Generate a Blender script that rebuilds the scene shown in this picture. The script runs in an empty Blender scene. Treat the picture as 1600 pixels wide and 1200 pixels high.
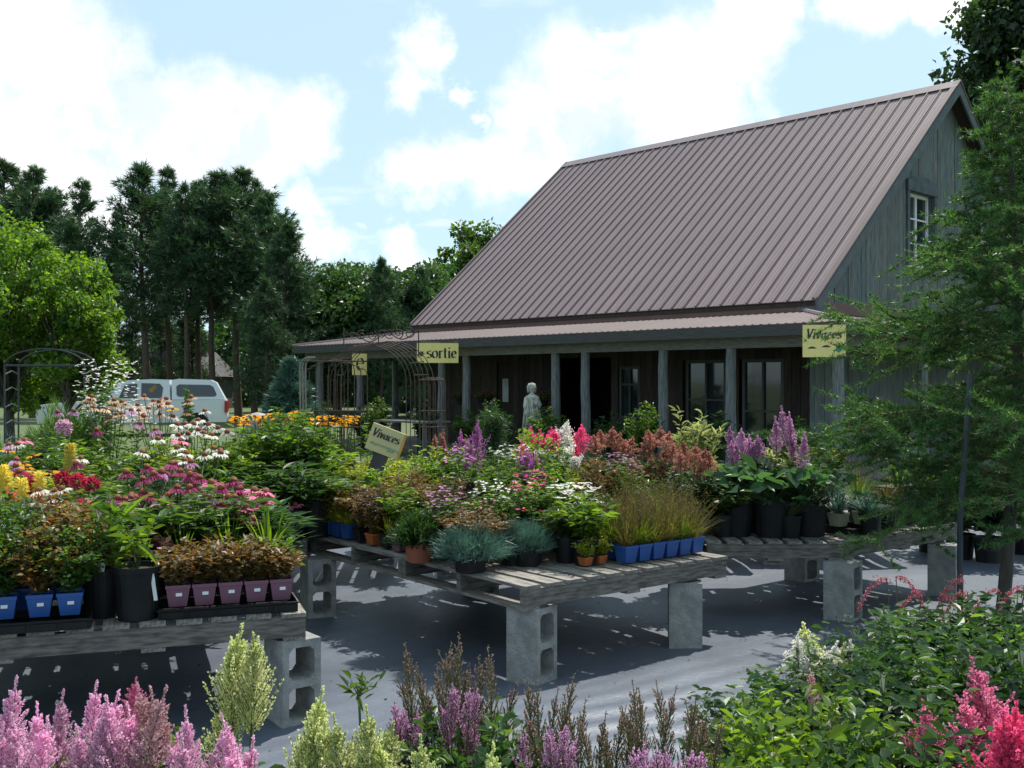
import bpy, math, random
import numpy as np
from mathutils import Vector, Matrix, Euler
R = math.radians
rnd = random.Random(7)
# ------------------------------------------------------------------ camera, sky, sun
scene = bpy.context.scene
F = 1650.0; H0 = 1.57; YH = 597.0
cam_d = bpy.data.cameras.new('camera'); cam = bpy.data.objects.new('camera', cam_d)
scene.collection.objects.link(cam)
cam.location = (0, 0, H0); cam.rotation_euler = (R(90), 0, 0)
cam_d.sensor_width = 36; cam_d.lens = 36*F/1600; cam_d.shift_y = -3/1600
cam_d.clip_start = .05; cam_d.clip_end = 5000
scene.camera = cam
SUN_EL, SUN_AZ = 61, 32            # azimuth measured from +Y towards +X
sd = bpy.data.lights.new('sun', 'SUN'); sd.energy = 4.6; sd.angle = R(.5); sd.color = (1, .95, .86)
so = bpy.data.objects.new('sun', sd); scene.collection.objects.link(so)
sv = Vector((math.sin(R(SUN_AZ))*math.cos(R(SUN_EL)), math.cos(R(SUN_AZ))*math.cos(R(SUN_EL)), math.sin(R(SUN_EL))))
so.rotation_euler = sv.to_track_quat('Z', 'Y').to_euler()
scene.view_settings.view_transform = 'Standard'
try: scene.view_settings.look = 'None'
except Exception: pass
scene.view_settings.exposure = 0.44; scene.view_settings.gamma = 1.0
scene.view_settings.use_curve_mapping = False
w = bpy.data.worlds.new('World'); scene.world = w; w.use_nodes = True
nt = w.node_tree; nt.nodes.clear()
def N(t, **k):
    n = nt.nodes.new(t)
    for a, b in k.items():
        if a == 'ins':
            for i, v in b.items(): n.inputs[i].default_value = v
        else: setattr(n, a, b)
    return n
def pixdir(px, py): return Vector(((px-800)/F, 1, (YH-py)/F)).normalized()
out = N('ShaderNodeOutputWorld'); bg = N('ShaderNodeBackground', ins={1: .105})
sky = N('ShaderNodeTexSky', sky_type='NISHITA', sun_disc=False, sun_elevation=R(SUN_EL), sun_rotation=R(SUN_AZ),
        altitude=50, air_density=1.0, dust_density=1.2, ozone_density=1.5)
tc = N('ShaderNodeTexCoord')
no1 = N('ShaderNodeTexNoise', ins={'Scale': 9.0, 'Detail': 8.0, 'Roughness': .6})
nt.links.new(tc.outputs['Generated'], no1.inputs['Vector'])
sb = N('ShaderNodeVectorMath', operation='SUBTRACT', ins={1: (.5, .5, .5)}); nt.links.new(no1.outputs['Color'], sb.inputs[0])
sc = N('ShaderNodeVectorMath', operation='SCALE', ins={'Scale': .19}); nt.links.new(sb.outputs[0], sc.inputs[0])
ad = N('ShaderNodeVectorMath', operation='ADD'); nt.links.new(tc.outputs['Generated'], ad.inputs[0]); nt.links.new(sc.outputs[0], ad.inputs[1])
last = None
for px, py, r in [(20,120,150),(130,170,120),(-60,260,170),(250,230,120),(370,230,110),(450,200,80),(500,360,70),(120,310,110),(630,75,62),(585,320,36),
                  (700,250,75),(800,240,95),(930,150,120),(1050,140,120),(1160,110,80),(880,230,90),(1000,60,40),(1330,5,70),(1450,20,60),(1180,10,60),(640,410,50),(60,30,30),
                  (900,290,60),(720,130,28)]:
    ds = N('ShaderNodeVectorMath', operation='DISTANCE', ins={1: pixdir(px, py)}); nt.links.new(ad.outputs[0], ds.inputs[0])
    rr = r*.90/F
    mr = N('ShaderNodeMapRange', interpolation_type='SMOOTHSTEP', ins={1: rr*1.38, 2: rr*.45, 3: 0.0, 4: 1.0}); nt.links.new(ds.outputs['Value'], mr.inputs[0])
    if last is None: last = mr.outputs[0]
    else:
        mx = N('ShaderNodeMath', operation='MAXIMUM'); nt.links.new(last, mx.inputs[0]); nt.links.new(mr.outputs[0], mx.inputs[1]); last = mx.outputs[0]
# broken fair-weather cloud over the rest of the sky
sx = N('ShaderNodeSeparateXYZ'); nt.links.new(tc.outputs['Generated'], sx.inputs[0])
zz = N('ShaderNodeMath', operation='MAXIMUM', ins={1: .06}); nt.links.new(sx.outputs[2], zz.inputs[0])
dx = N('ShaderNodeMath', operation='DIVIDE'); nt.links.new(sx.outputs[0], dx.inputs[0]); nt.links.new(zz.outputs[0], dx.inputs[1])
dy = N('ShaderNodeMath', operation='DIVIDE'); nt.links.new(sx.outputs[1], dy.inputs[0]); nt.links.new(zz.outputs[0], dy.inputs[1])
cx = N('ShaderNodeCombineXYZ'); nt.links.new(dx.outputs[0], cx.inputs[0]); nt.links.new(dy.outputs[0], cx.inputs[1])
no2 = N('ShaderNodeTexNoise', ins={'Scale': .7, 'Detail': 9.0, 'Roughness': .58}); nt.links.new(cx.outputs[0], no2.inputs['Vector'])
m2 = N('ShaderNodeMapRange', interpolation_type='SMOOTHSTEP', ins={1: .52, 2: .70, 3: 0.0, 4: .6}); nt.links.new(no2.outputs['Fac'], m2.inputs[0])
mx = N('ShaderNodeMath', operation='MAXIMUM'); nt.links.new(last, mx.inputs[0]); nt.links.new(m2.outputs[0], mx.inputs[1])
no3 = N('ShaderNodeTexNoise', ins={'Scale': 11.0, 'Detail': 9.0, 'Roughness': .62}); nt.links.new(tc.outputs['Generated'], no3.inputs['Vector'])
cr = N('ShaderNodeValToRGB'); nt.links.new(no3.outputs['Fac'], cr.inputs[0])
cr.color_ramp.elements[0].position = .40; cr.color_ramp.elements[0].color = (6.3, 7.0, 7.7, 1)
cr.color_ramp.elements[1].position = .56; cr.color_ramp.elements[1].color = (9.5, 9.6, 9.6, 1)
boost = N('ShaderNodeMixRGB', blend_type='MULTIPLY', ins={0: 1.0, 2: (1.0, 1.12, 1.12, 1)})
nt.links.new(sky.outputs[0], boost.inputs[1])
# thin veil of high haze that pales the blue everywhere
veil = N('ShaderNodeMixRGB', ins={0: .68, 2: (5.0, 6.7, 7.7, 1)}); nt.links.new(boost.outputs[0], veil.inputs[1])
mixc = N('ShaderNodeMixRGB'); nt.links.new(mx.outputs[0], mixc.inputs[0]); nt.links.new(veil.outputs[0], mixc.inputs[1]); nt.links.new(cr.outputs[0], mixc.inputs[2])
nt.links.new(mixc.outputs[0], bg.inputs[0]); nt.links.new(bg.outputs[0], out.inputs[0])

# ------------------------------------------------------------------ helpers
COL = scene.collection
def X(px, d): return (px-800)/F*d
def Z(py, d): return H0-(py-YH)/F*d
_m = {}
def mat(name, col, rough=.7, col2=None, scale=8., trans=None, metal=0., bump=0., bscale=40., island=0., spec=.5, coord='Object', stretch=(1,1,1), detail=5., osh=.18, lo=.35, hi=.65):
    """procedural surface: two colours mixed by noise, optional leaf translucency, optional per-leaf variation"""
    if name in _m: return _m[name]
    m = bpy.data.materials.new(name); m.use_nodes = True; t = m.node_tree; t.nodes.clear(); L = t.links.new
    o = t.nodes.new('ShaderNodeOutputMaterial'); p = t.nodes.new('ShaderNodeBsdfPrincipled')
    p.inputs['Roughness'].default_value = rough; p.inputs['Metallic'].default_value = metal
    p.inputs['Specular IOR Level'].default_value = spec
    tcn = t.nodes.new('ShaderNodeTexCoord'); mp = t.nodes.new('ShaderNodeMapping'); mp.inputs['Scale'].default_value = stretch
    L(tcn.outputs[coord], mp.inputs['Vector'])
    nz = t.nodes.new('ShaderNodeTexNoise'); nz.inputs['Scale'].default_value = scale; nz.inputs['Detail'].default_value = detail
    L(mp.outputs[0], nz.inputs['Vector'])
    col2 = col2 or tuple(c*.7 for c in col)
    rp = t.nodes.new('ShaderNodeMapRange'); rp.inputs[1].default_value = lo; rp.inputs[2].default_value = hi
    L(nz.outputs['Fac'], rp.inputs[0])
    mx_ = t.nodes.new('ShaderNodeMixRGB'); mx_.inputs[1].default_value = (*col, 1); mx_.inputs[2].default_value = (*col2, 1)
    L(rp.outputs[0], mx_.inputs[0]); c = mx_.outputs[0]
    if island:
        g = t.nodes.new('ShaderNodeNewGeometry'); oi = t.nodes.new('ShaderNodeObjectInfo')
        a = t.nodes.new('ShaderNodeMapRange'); a.inputs[3].default_value = 1-island; a.inputs[4].default_value = 1+island
        L(g.outputs['Random Per Island'], a.inputs[0])
        b = t.nodes.new('ShaderNodeMapRange'); b.inputs[3].default_value = 1-osh; b.inputs[4].default_value = 1+osh
        L(oi.outputs['Random'], b.inputs[0])
        q = t.nodes.new('ShaderNodeMath'); q.operation = 'MULTIPLY'; L(a.outputs[0], q.inputs[0]); L(b.outputs[0], q.inputs[1])
        sc_ = t.nodes.new('ShaderNodeVectorMath'); sc_.operation = 'SCALE'; L(c, sc_.inputs[0]); L(q.outputs[0], sc_.inputs['Scale'])
        c = sc_.outputs[0]
    L(c, p.inputs['Base Color'])
    if bump:
        bz = t.nodes.new('ShaderNodeTexNoise'); bz.inputs['Scale'].default_value = bscale; bz.inputs['Detail'].default_value = 6
        L(mp.outputs[0], bz.inputs['Vector'])
        bn = t.nodes.new('ShaderNodeBump'); bn.inputs['Strength'].default_value = bump; bn.inputs['Distance'].default_value = .01
        L(bz.outputs['Fac'], bn.inputs['Height']); L(bn.outputs[0], p.inputs['Normal'])
    if trans:
        tr = t.nodes.new('ShaderNodeBsdfTranslucent')
        k = t.nodes.new('ShaderNodeMixRGB'); k.blend_type = 'MULTIPLY'; k.inputs[0].default_value = 1; k.inputs[2].default_value = (*trans[1], 1)
        L(c, k.inputs[1]); L(k.outputs[0], tr.inputs[0])
        ms = t.nodes.new('ShaderNodeMixShader'); ms.inputs[0].default_value = trans[0]
        L(p.outputs[0], ms.inputs[1]); L(tr.outputs[0], ms.inputs[2]); L(ms.outputs[0], o.inputs[0])
    else: L(p.outputs[0], o.inputs[0])
    _m[name] = m; return m
def leafm(name, col, col2=None, rough=.42, t=.42, tc_=(2.0, 1.9, .7), isl=.4, spec=.5):
    return mat('leaf_'+name, col, rough, col2, 3., (t, tc_), island=isl, spec=spec)
def petal(name, col, col2=None, t=.5, tc_=(1.15, 1.05, 1.1)):
    return mat('petal_'+name, col, .6, col2, 12., (t, tc_), island=.22, spec=.2)

LEAF6 = (np.array([(0,0,0),(.34,.28,.07),(.36,.62,.05),(0,1,-.12),(-.36,.62,.05),(-.34,.28,.07)], float), [(0,1,2,3),(0,3,4,5)])
LEAF4 = (np.array([(0,0,0),(.5,.45,.08),(0,1,-.1),(-.5,.45,.08)], float), [(0,1,2),(0,2,3)])
BLADE = (np.array([(-.5,0,0),(.5,0,0),(.4,.5,.06),(-.4,.5,.06),(0,1,-.12)], float), [(0,1,2,3),(3,2,4)])
NEEDLE = (np.array([(-.5,0,0),(.5,0,0),(0,1,0)], float), [(0,1,2)])
FLOR = (np.array([(0,0,0),(.5,.5,.15),(0,1,0),(-.5,.5,.15)], float), [(0,1,2,3)])
BOXT = (np.array([(x,y,z) for z in (0,1) for y in (0,1) for x in (0,1)], float), [(0,2,3,1),(4,5,7,6),(0,1,5,4),(2,6,7,3),(1,3,7,5),(0,4,6,2)])
def norm(a): return a/np.maximum(np.linalg.norm(a, axis=-1, keepdims=True), 1e-9)
def frames(d, up):
    """rotation matrices with columns x, y=d, z~up"""
    d = norm(d); x = np.cross(d, up); x = norm(x); z = np.cross(x, d)
    return np.stack([x, d, z], axis=-1)
class G:
    def __init__(s): s.v = []; s.f = []; s.m = []; s.n = 0
    def raw(s, verts, faces, mi=0):
        verts = np.asarray(verts, float).reshape(-1, 3); o = s.n
        s.v.append(verts); s.n += len(verts)
        for f in faces: s.f.append((np.array(f)[None, :]+o)); s.m.append((1, mi))
    def inst(s, tmpl, rot, loc, size, mi=0):
        """size (n,3) or (n,2): width, length, thickness"""
        tv, tf = tmpl; n = len(loc)
        if n == 0: return
        size = np.asarray(size, float)
        if size.shape[1] == 2: size = np.concatenate([size, size[:, 1:2]], 1)
        p = tv[None]*size[:, None, :]
        p = np.einsum('nij,nkj->nki', rot, p)+np.asarray(loc)[:, None, :]
        o = s.n+np.arange(n)[:, None]*len(tv)
        s.v.append(p.reshape(-1, 3)); s.n += n*len(tv)
        for f in tf: s.f.append(o+np.array(f)[None]); s.m.append((n, mi))
    def box(s, x0, x1, y0, y1, z0, z1, mi=0):
        s.raw([(x,y,z) for z in (z0,z1) for y in (y0,y1) for x in (x0,x1)], BOXT[1], mi)
    def tubes(s, paths, rad, sides=4, mi=0, cap=False):
        P = np.asarray(paths, float)
        if P.ndim == 2: P = P[None]
        n, k, _ = P.shape; rad = np.broadcast_to(np.asarray(rad, float), (n, k))
        T = np.gradient(P, axis=1); T = norm(T)
        ref = np.where(np.abs(T[:, :, 2:3]) > .9, np.array([1., 0, 0]), np.array([0, 0, 1.]))
        a = norm(np.cross(T, ref)); b = np.cross(T, a)
        th = np.arange(sides)/sides*2*np.pi
        V = P[:, :, None, :]+rad[:, :, None, None]*(a[:, :, None, :]*np.cos(th)[None, None, :, None]+b[:, :, None, :]*np.sin(th)[None, None, :, None])
        base = s.n; s.v.append(V.reshape(-1, 3)); s.n += n*k*sides
        idx = base+np.arange(n*k*sides).reshape(n, k, sides)
        nx = np.roll(idx, -1, axis=2)
        q = np.stack([idx[:, :-1], nx[:, :-1], nx[:, 1:], idx[:, 1:]], -1).reshape(-1, 4)
        s.f.append(q); s.m.append((len(q), mi))
        if cap:
            for e, r_ in ((0, True), (k-1, False)):
                c = idx[:, e]; c = c if not r_ else c[:, ::-1]
                s.f.append(c); s.m.append((n, mi))
    def lathe(s, prof, seg=20, mi=0, cx=0, cy=0, wob=None):
        P = np.array(prof, float); k = len(P); th = np.arange(seg)/seg*2*np.pi
        rr = P[:, 0][:, None]*np.ones(seg)[None]
        if wob is not None: rr = rr*wob(th[None], P[:, 1][:, None])
        V = np.stack([cx+rr*np.cos(th), cy+rr*np.sin(th), P[:, 1][:, None]*np.ones(seg)], -1)
        base = s.n; s.v.append(V.reshape(-1, 3)); s.n += k*seg
        idx = base+np.arange(k*seg).reshape(k, seg); nx = np.roll(idx, -1, axis=1)
        q = np.stack([idx[:-1], nx[:-1], nx[1:], idx[1:]], -1).reshape(-1, 4)
        s.f.append(q); s.m.append((len(q), mi))
    def prism(s, pts, fn, t0, t1, mi=0):
        """polygon pts (a,b) extruded from t0 to t1; fn(a,b,t)->xyz"""
        n = len(pts); v = [fn(a, b, t0) for a, b in pts]+[fn(a, b, t1) for a, b in pts]
        f = [tuple(range(n))[::-1], tuple(range(n, 2*n))]+[(i, (i+1) % n, n+(i+1) % n, n+i) for i in range(n)]
        s.raw(v, f, mi)
    def mesh(s, name, mats, smooth=False):
        me = bpy.data.meshes.new(name)
        v = np.concatenate(s.v); me.vertices.add(len(v)); me.vertices.foreach_set('co', v.ravel().astype(np.float32))
        ls = []; lt = []; mi = []
        for f, (n, i) in zip(s.f, s.m):
            ls.append(f.ravel()); lt.append(np.full(len(f), f.shape[1])); mi.append(np.full(len(f), i))
        ls = np.concatenate(ls); lt = np.concatenate(lt); mi = np.concatenate(mi)
        me.loops.add(len(ls)); me.loops.foreach_set('vertex_index', ls.astype(np.int32))
        me.polygons.add(len(lt)); st = np.concatenate([[0], np.cumsum(lt)[:-1]])
        me.polygons.foreach_set('loop_start', st.astype(np.int32)); me.polygons.foreach_set('loop_total', lt.astype(np.int32))
        if not isinstance(mats, (list, tuple)): mats = [mats]
        for m in mats: me.materials.append(m)
        me.polygons.foreach_set('material_index', mi.astype(np.int32))
        me.polygons.foreach_set('use_smooth', np.full(len(lt), bool(smooth)))
        me.update(calc_edges=True); me.validate()
        return me
def ob(name, me, parent=None, loc=(0,0,0), rot=(0,0,0), scale=1., kind=None):
    o = bpy.data.objects.new(name, me); COL.objects.link(o)
    o.location = loc; o.rotation_euler = rot
    o.scale = (scale,)*3 if not hasattr(scale, '__len__') else scale
    if parent: o.parent = parent
    if kind: o['kind'] = kind
    return o
def tag(o, label, cat, group=None):
    o['label'] = label; o['category'] = cat
    if group: o['group'] = group
    return o
def thing(name, label, cat, loc=(0,0,0), rz=0, group=None, scale=1.):
    return tag(ob(name, None, None, loc, (0,0,rz), scale), label, cat, group)
def boxmesh(name, m, sx, sy, sz, bevel=0., cx=True):
    g = G(); g.box(-sx/2, sx/2, -sy/2, sy/2, 0, sz); return g.mesh(name, m)

# ------------------------------------------------------------------ materials
WOODG = mat('weathered_grey_wood', (.20,.19,.175), .85, (.10,.095,.09), 6, bump=.5, bscale=30, stretch=(1,14,14))
WOODP = mat('pallet_wood', (.22,.20,.175), .85, (.08,.072,.062), 5, bump=.6, bscale=22, stretch=(2,2,12), coord='Object')
WOODT = mat('bleached_board', (.30,.275,.24), .8, (.13,.115,.10), 7, bump=.5, bscale=30, stretch=(10,1.2,10))
POSTM = mat('post_wood', (.19,.20,.20), .85, (.09,.10,.105), 5, bump=.4, bscale=25, stretch=(8,8,1))
SIDEM = [mat('siding_%d' % i, c, .85, tuple(x*.55 for x in c), 4, bump=.4, bscale=20, stretch=(7,7,.8)) for i, c in enumerate([(.17,.20,.20),(.145,.18,.185),(.19,.205,.195),(.16,.175,.165)])]
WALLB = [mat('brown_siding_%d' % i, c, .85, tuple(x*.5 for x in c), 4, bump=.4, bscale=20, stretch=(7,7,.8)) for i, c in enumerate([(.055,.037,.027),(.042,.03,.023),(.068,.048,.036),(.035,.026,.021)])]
ROOFM = mat('roof_metal', (.226,.168,.170), .42, (.175,.127,.13), 2.5, metal=.0, bump=.06, bscale=3, spec=.5, island=.015, osh=.06, stretch=(4,.5,1), lo=.3, hi=.8)
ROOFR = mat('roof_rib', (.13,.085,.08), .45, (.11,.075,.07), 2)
FLASH = mat('brown_flashing', (.16,.075,.06), .5, (.13,.06,.05), 2)
TRIM = mat('trim_paint', (.10,.12,.13), .7, (.075,.092,.10), 5, bump=.2)
PORM = mat('porch_metal', (.17,.115,.115), .6, (.13,.085,.085), 2.5, spec=.3, island=.015, osh=.10)
PORS = mat('porch_rib_shade', (.075,.05,.05), .6, (.06,.04,.04), 3, spec=.2)  # same metal as the sheets, with shade painted onto the rib sides
FASC = mat('fascia_wood', (.065,.06,.06), .8, (.04,.038,.04), 4, bump=.3, stretch=(1,10,10))
CASE = mat('window_casing', (.10,.125,.14), .8, (.06,.075,.085), 5, bump=.3)
CONC = mat('concrete', (.34,.34,.32), .9, (.22,.225,.215), 14, bump=.8, bscale=90, detail=8)
PLBLK = mat('black_plastic', (.010,.011,.012), .5, (.017,.017,.018), 9, spec=.25)
PLBLU = mat('blue_plastic', (.025,.10,.36), .4, (.02,.08,.29), 9)
PLMAU = mat('mauve_plastic', (.20,.085,.13), .45, (.16,.07,.105), 9)
PLORA = mat('orange_plastic', (.45,.12,.03), .45, (.32,.08,.02), 9)
TERRA = mat('terracotta', (.42,.14,.075), .85, (.3,.1,.06), 9)
BEIGE = mat('beige_plastic', (.45,.42,.30), .6, (.38,.35,.26), 9)
WHITE = mat('white_tag', (.75,.76,.74), .5, (.7,.7,.7), 9)
YTAG = mat('yellow_tag', (.7,.6,.12), .5, None, 9)
SOIL = mat('potting_soil', (.035,.025,.018), .95, (.06,.045,.03), 60, bump=.6, bscale=80)
IRON = mat('rusty_iron', (.075,.045,.032), .7, (.04,.028,.022), 20, metal=.3)
DIRON = mat('dark_iron', (.02,.03,.035), .5, (.03,.04,.045), 9)
GLASS = mat('window_glass', (.015,.02,.022), .06, (.02,.025,.03), 2, spec=.9)
STEMG = mat('green_stem', (.06,.11,.03), .6, (.09,.10,.035), 20)
STEMR = mat('red_stem', (.16,.07,.04), .6, (.10,.08,.03), 20)
BARKP = mat('pine_bark', (.11,.075,.055), .9, (.06,.042,.034), 6, bump=.8, bscale=14, stretch=(3,3,.8))
BARK = mat('bark', (.10,.085,.07), .9, (.05,.045,.038), 9, bump=.8, bscale=18, stretch=(3,3,.8))
L_MID = leafm('mid', (.065,.125,.03), (.04,.09,.025), tc_=(2.4,2.2,.5), t=.48)
L_OLIVE = leafm('olive', (.17,.165,.05), (.13,.11,.045), tc_=(1.6,1.4,.6))
L_DARK = leafm('dark', (.036,.085,.026), (.022,.055,.02))
L_BRIGHT = leafm('bright', (.12,.20,.032), (.08,.16,.028), tc_=(2.2,2.0,.5), t=.5)
L_LIME2 = leafm('lime', (.17,.23,.035), (.10,.17,.03), tc_=(2.2,1.9,.5), t=.5)
L_YEL = leafm('yellow', (.30,.32,.04), (.18,.24,.03))
L_BLUE = leafm('blue', (.09,.17,.14), (.06,.13,.10), tc_=(1.1,1.3,1.0), t=.25)
L_RED = leafm('reddish', (.21,.10,.035), (.11,.13,.03), tc_=(1.6,1.2,.6))
L_TAN = leafm('tawny', (.22,.15,.06), (.14,.10,.045), tc_=(1.5,1.2,.7))
L_VAR = leafm('variegated', (.5,.52,.25), (.13,.2,.05), tc_=(1.1,1.1,.7))
L_HOSTA = leafm('hosta', (.07,.14,.07), (.045,.105,.045), rough=.33, tc_=(1.4,1.6,.7))
L_PURP = leafm('purpleleaf', (.10,.05,.05), (.07,.08,.03))
L_PINE = leafm('pine', (.055,.11,.05), (.035,.08,.04), t=.28, tc_=(1.4,1.5,.7), isl=.5)
L_LARCH = leafm('larch', (.068,.155,.045), (.04,.11,.04), t=.42, tc_=(1.8,1.8,.6), isl=.5)
L_TREE = leafm('tree', (.045,.105,.028), (.03,.075,.024), t=.42)
L_LIME = leafm('limetree', (.13,.22,.028), (.06,.14,.022), t=.55, tc_=(1.9,1.8,.6))
L_MAPLE = leafm('maple', (.028,.07,.022), (.02,.05,.018), t=.35)
P_PINK = petal('pink', (.86,.60,.76), (.80,.50,.66))
P_PINKF = petal('pinkfaded', (.76,.50,.56), (.60,.38,.34))
P_CREAM = petal('cream', (.76,.80,.42), (.55,.64,.24))
P_WHITE = petal('white', (.82,.83,.78), (.7,.72,.62))
P_PURP = petal('purple', (.58,.22,.52), (.44,.15,.40))
P_LILAC = petal('lilac', (.64,.38,.58), (.48,.25,.42))
P_HOT = petal('hotpink', (.86,.15,.34), (.72,.09,.24))
P_ROSE = petal('rose', (.86,.32,.50), (.74,.22,.38))
P_DUSK = petal('dusk', (.52,.16,.22), (.42,.11,.14))
P_CRIM = petal('crimson', (.42,.025,.07), (.55,.06,.12))
P_MAG = petal('magenta', (.50,.10,.26), (.35,.06,.16))
P_RUST = petal('rust', (.52,.24,.20), (.36,.20,.11))
P_BROWN = petal('brown', (.30,.23,.13), (.32,.18,.19), t=.35)
P_YEL = petal('yellow', (.80,.50,.03), (.75,.35,.02))
P_LEM = petal('lemon', (.72,.62,.10), (.55,.55,.12))
P_ORG = petal('orange', (.75,.20,.05), (.6,.15,.05))
P_CONE = mat('cone_orange', (.28,.07,.015), .7, (.10,.03,.01), 60, bump=.8, bscale=120)
P_CONED = mat('cone_dark', (.06,.02,.015), .7, (.10,.03,.01), 60, bump=.8, bscale=120)

# ------------------------------------------------------------------ ground
def fallz(x, y):
    a = np.clip((y-17)/12, 0, 1); a = a*a*(3-2*a); b = np.clip((-2.0-x)/6, 0, 1); b = b*b*(3-2*b)
    return -.10*a*b
def grid(x0, x1, y0, y1, nx, ny, zf):
    xs = np.linspace(x0, x1, nx); ys = np.linspace(y0, y1, ny); A, B = np.meshgrid(xs, ys)
    V = np.stack([A, B, zf(A, B)], -1).reshape(-1, 3); i = np.arange(nx*ny).reshape(ny, nx)
    g = G(); g.v.append(V); g.n = len(V)
    q = np.stack([i[:-1, :-1], i[:-1, 1:], i[1:, 1:], i[1:, :-1]], -1).reshape(-1, 4); g.f.append(q); g.m.append((len(q), 0)); return g
GRASS = mat('lawn', (.06,.10,.028), .9, (.10,.12,.045), 1.2, bump=.8, bscale=30)
def lawn_mesh():
    # graded grid: fine near, huge far, with the same gentle fall everywhere
    xs = np.concatenate([-np.geomspace(2500, 14, 18), np.linspace(-13, 13, 40), np.geomspace(14, 2500, 18)])
    ys = np.concatenate([-np.geomspace(2500, 10, 10), np.linspace(-8, 60, 69), np.geomspace(62, 2500, 16)])
    A, B = np.meshgrid(xs, ys); V = np.stack([A, B, fallz(A, B)], -1).reshape(-1, 3)
    ny, nx = A.shape; i = np.arange(nx*ny).reshape(ny, nx); g = G(); g.v.append(V); g.n = len(V)
    q = np.stack([i[:-1, :-1], i[:-1, 1:], i[1:, 1:], i[1:, :-1]], -1).reshape(-1, 4); g.f.append(q); g.m.append((len(q), 0))
    return g.mesh('ground', GRASS, True)
ob('ground', lawn_mesh(), kind='structure')
# woven black ground cloth with wrinkles running away to the right
FAB = bpy.data.materials.new('ground_cloth'); FAB.use_nodes = True
_t = FAB.node_tree; _p = _t.nodes['Principled BSDF']; _p.inputs['Roughness'].default_value = .42; _p.inputs['Specular IOR Level'].default_value = .6
_c = _t.nodes.new('ShaderNodeTexCoord'); _n = _t.nodes.new('ShaderNodeTexNoise'); _n.inputs['Scale'].default_value = 1.3; _n.inputs['Detail'].default_value = 8; _n.inputs['Roughness'].default_value = .65
_r = _t.nodes.new('ShaderNodeValToRGB'); _t.links.new(_c.outputs['Object'], _n.inputs['Vector']); _t.links.new(_n.outputs['Fac'], _r.inputs[0])
_r.color_ramp.elements[0].position = .3; _r.color_ramp.elements[0].color = (.062,.076,.104,1)
_r.color_ramp.elements[1].position = .72; _r.color_ramp.elements[1].color = (.128,.150,.188,1)
_w = _t.nodes.new('ShaderNodeTexNoise'); _w.inputs['Scale'].default_value = 260; _w.inputs['Detail'].default_value = 2
_mp = _t.nodes.new('ShaderNodeMapping'); _mp.inputs['Rotation'].default_value = (0,0,R(38)); _mp.inputs['Scale'].default_value = (.25,1,1)
_t.links.new(_c.outputs['Object'], _mp.inputs[0]); _t.links.new(_mp.outputs[0], _w.inputs['Vector'])
_w2 = _t.nodes.new('ShaderNodeTexNoise'); _w2.inputs['Scale'].default_value = 22; _w2.inputs['Detail'].default_value = 6
_t.links.new(_c.outputs['Object'], _w2.inputs['Vector'])
_d = _t.nodes.new('ShaderNodeTexNoise'); _d.inputs['Scale'].default_value = 55; _d.inputs['Detail'].default_value = 6
_t.links.new(_c.outputs['Object'], _d.inputs['Vector'])
_dm = _t.nodes.new('ShaderNodeMapRange'); _dm.inputs[1].default_value = .62; _dm.inputs[2].default_value = .72
_t.links.new(_d.outputs['Fac'], _dm.inputs[0])
_dx = _t.nodes.new('ShaderNodeMixRGB'); _dx.inputs[2].default_value = (.13,.11,.085,1); _t.links.new(_dm.outputs[0], _dx.inputs[0]); _t.links.new(_r.outputs[0], _dx.inputs[1])
_t.links.new(_dx.outputs[0], _p.inputs['Base Color'])
_b = _t.nodes.new('ShaderNodeBump'); _b.inputs['Strength'].default_value = .35; _b.inputs['Distance'].default_value = .004
_b2 = _t.nodes.new('ShaderNodeBump'); _b2.inputs['Strength'].default_value = .5; _b2.inputs['Distance'].default_value = .006
_t.links.new(_w2.outputs['Fac'], _b2.inputs['Height']); _t.links.new(_b2.outputs[0], _b.inputs['Normal'])
_t.links.new(_w.outputs['Fac'], _b.inputs['Height']); _t.links.new(_b.outputs[0], _p.inputs['Normal'])
def wr(x, y):
    a = -x*.62+y*.786; b = x*.786+y*.62           # across / along the wrinkles
    m = .5+.5*np.sin(1.7*x+.9*y)*np.sin(.8*x-1.3*y+1)
    z = .009*np.sin(a*38+2.2*np.sin(b*1.1)+1.5*np.sin(a*3))*m*np.clip((5.2-y)/1.2+.15, .12, 1)
    fold = np.exp(-((x-.95)/1.1)**2-((y-4.7)/.75)**2); z += .022*fold*np.abs(np.sin(a*17+1.1*np.sin(b*1.7)+.6*np.sin(b*4)))
    z += .010*np.sin(a*7+1.3*np.sin(b*.8))*.6+.008*np.sin(x*2.3+1)*np.sin(y*1.9)
    return .03+z
ob('ground_cloth', grid(-6.5, 9.5, .6, 14.6, 330, 400, wr).mesh('ground_cloth', FAB, True), kind='structure')

LIT = mat('litter', (.16,.12,.06), .9, (.07,.05,.03), 30, island=.5)
def litter():
    q = rs(5); n = 2600; x = q.uniform(-4, 6, n); y = 2.2+8*q.rand(n)**1.3; g = G(); s = .006+.022*q.rand(n)**3
    d = q.randn(n, 3)*[1, 1, .12]; g.inst(LEAF4, frames(d, q.randn(n, 3)*.3+[0, 0, 1]), np.stack([x, y, wr(x, y)+.006], -1), np.stack([s*.6, s], -1)); o = ob('leaf_litter', g.mesh('leaf_litter', LIT), kind='stuff')
    tag(o, 'scattered crumbs of soil and dead leaves on the ground cloth', 'litter')
_later = litter
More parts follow.
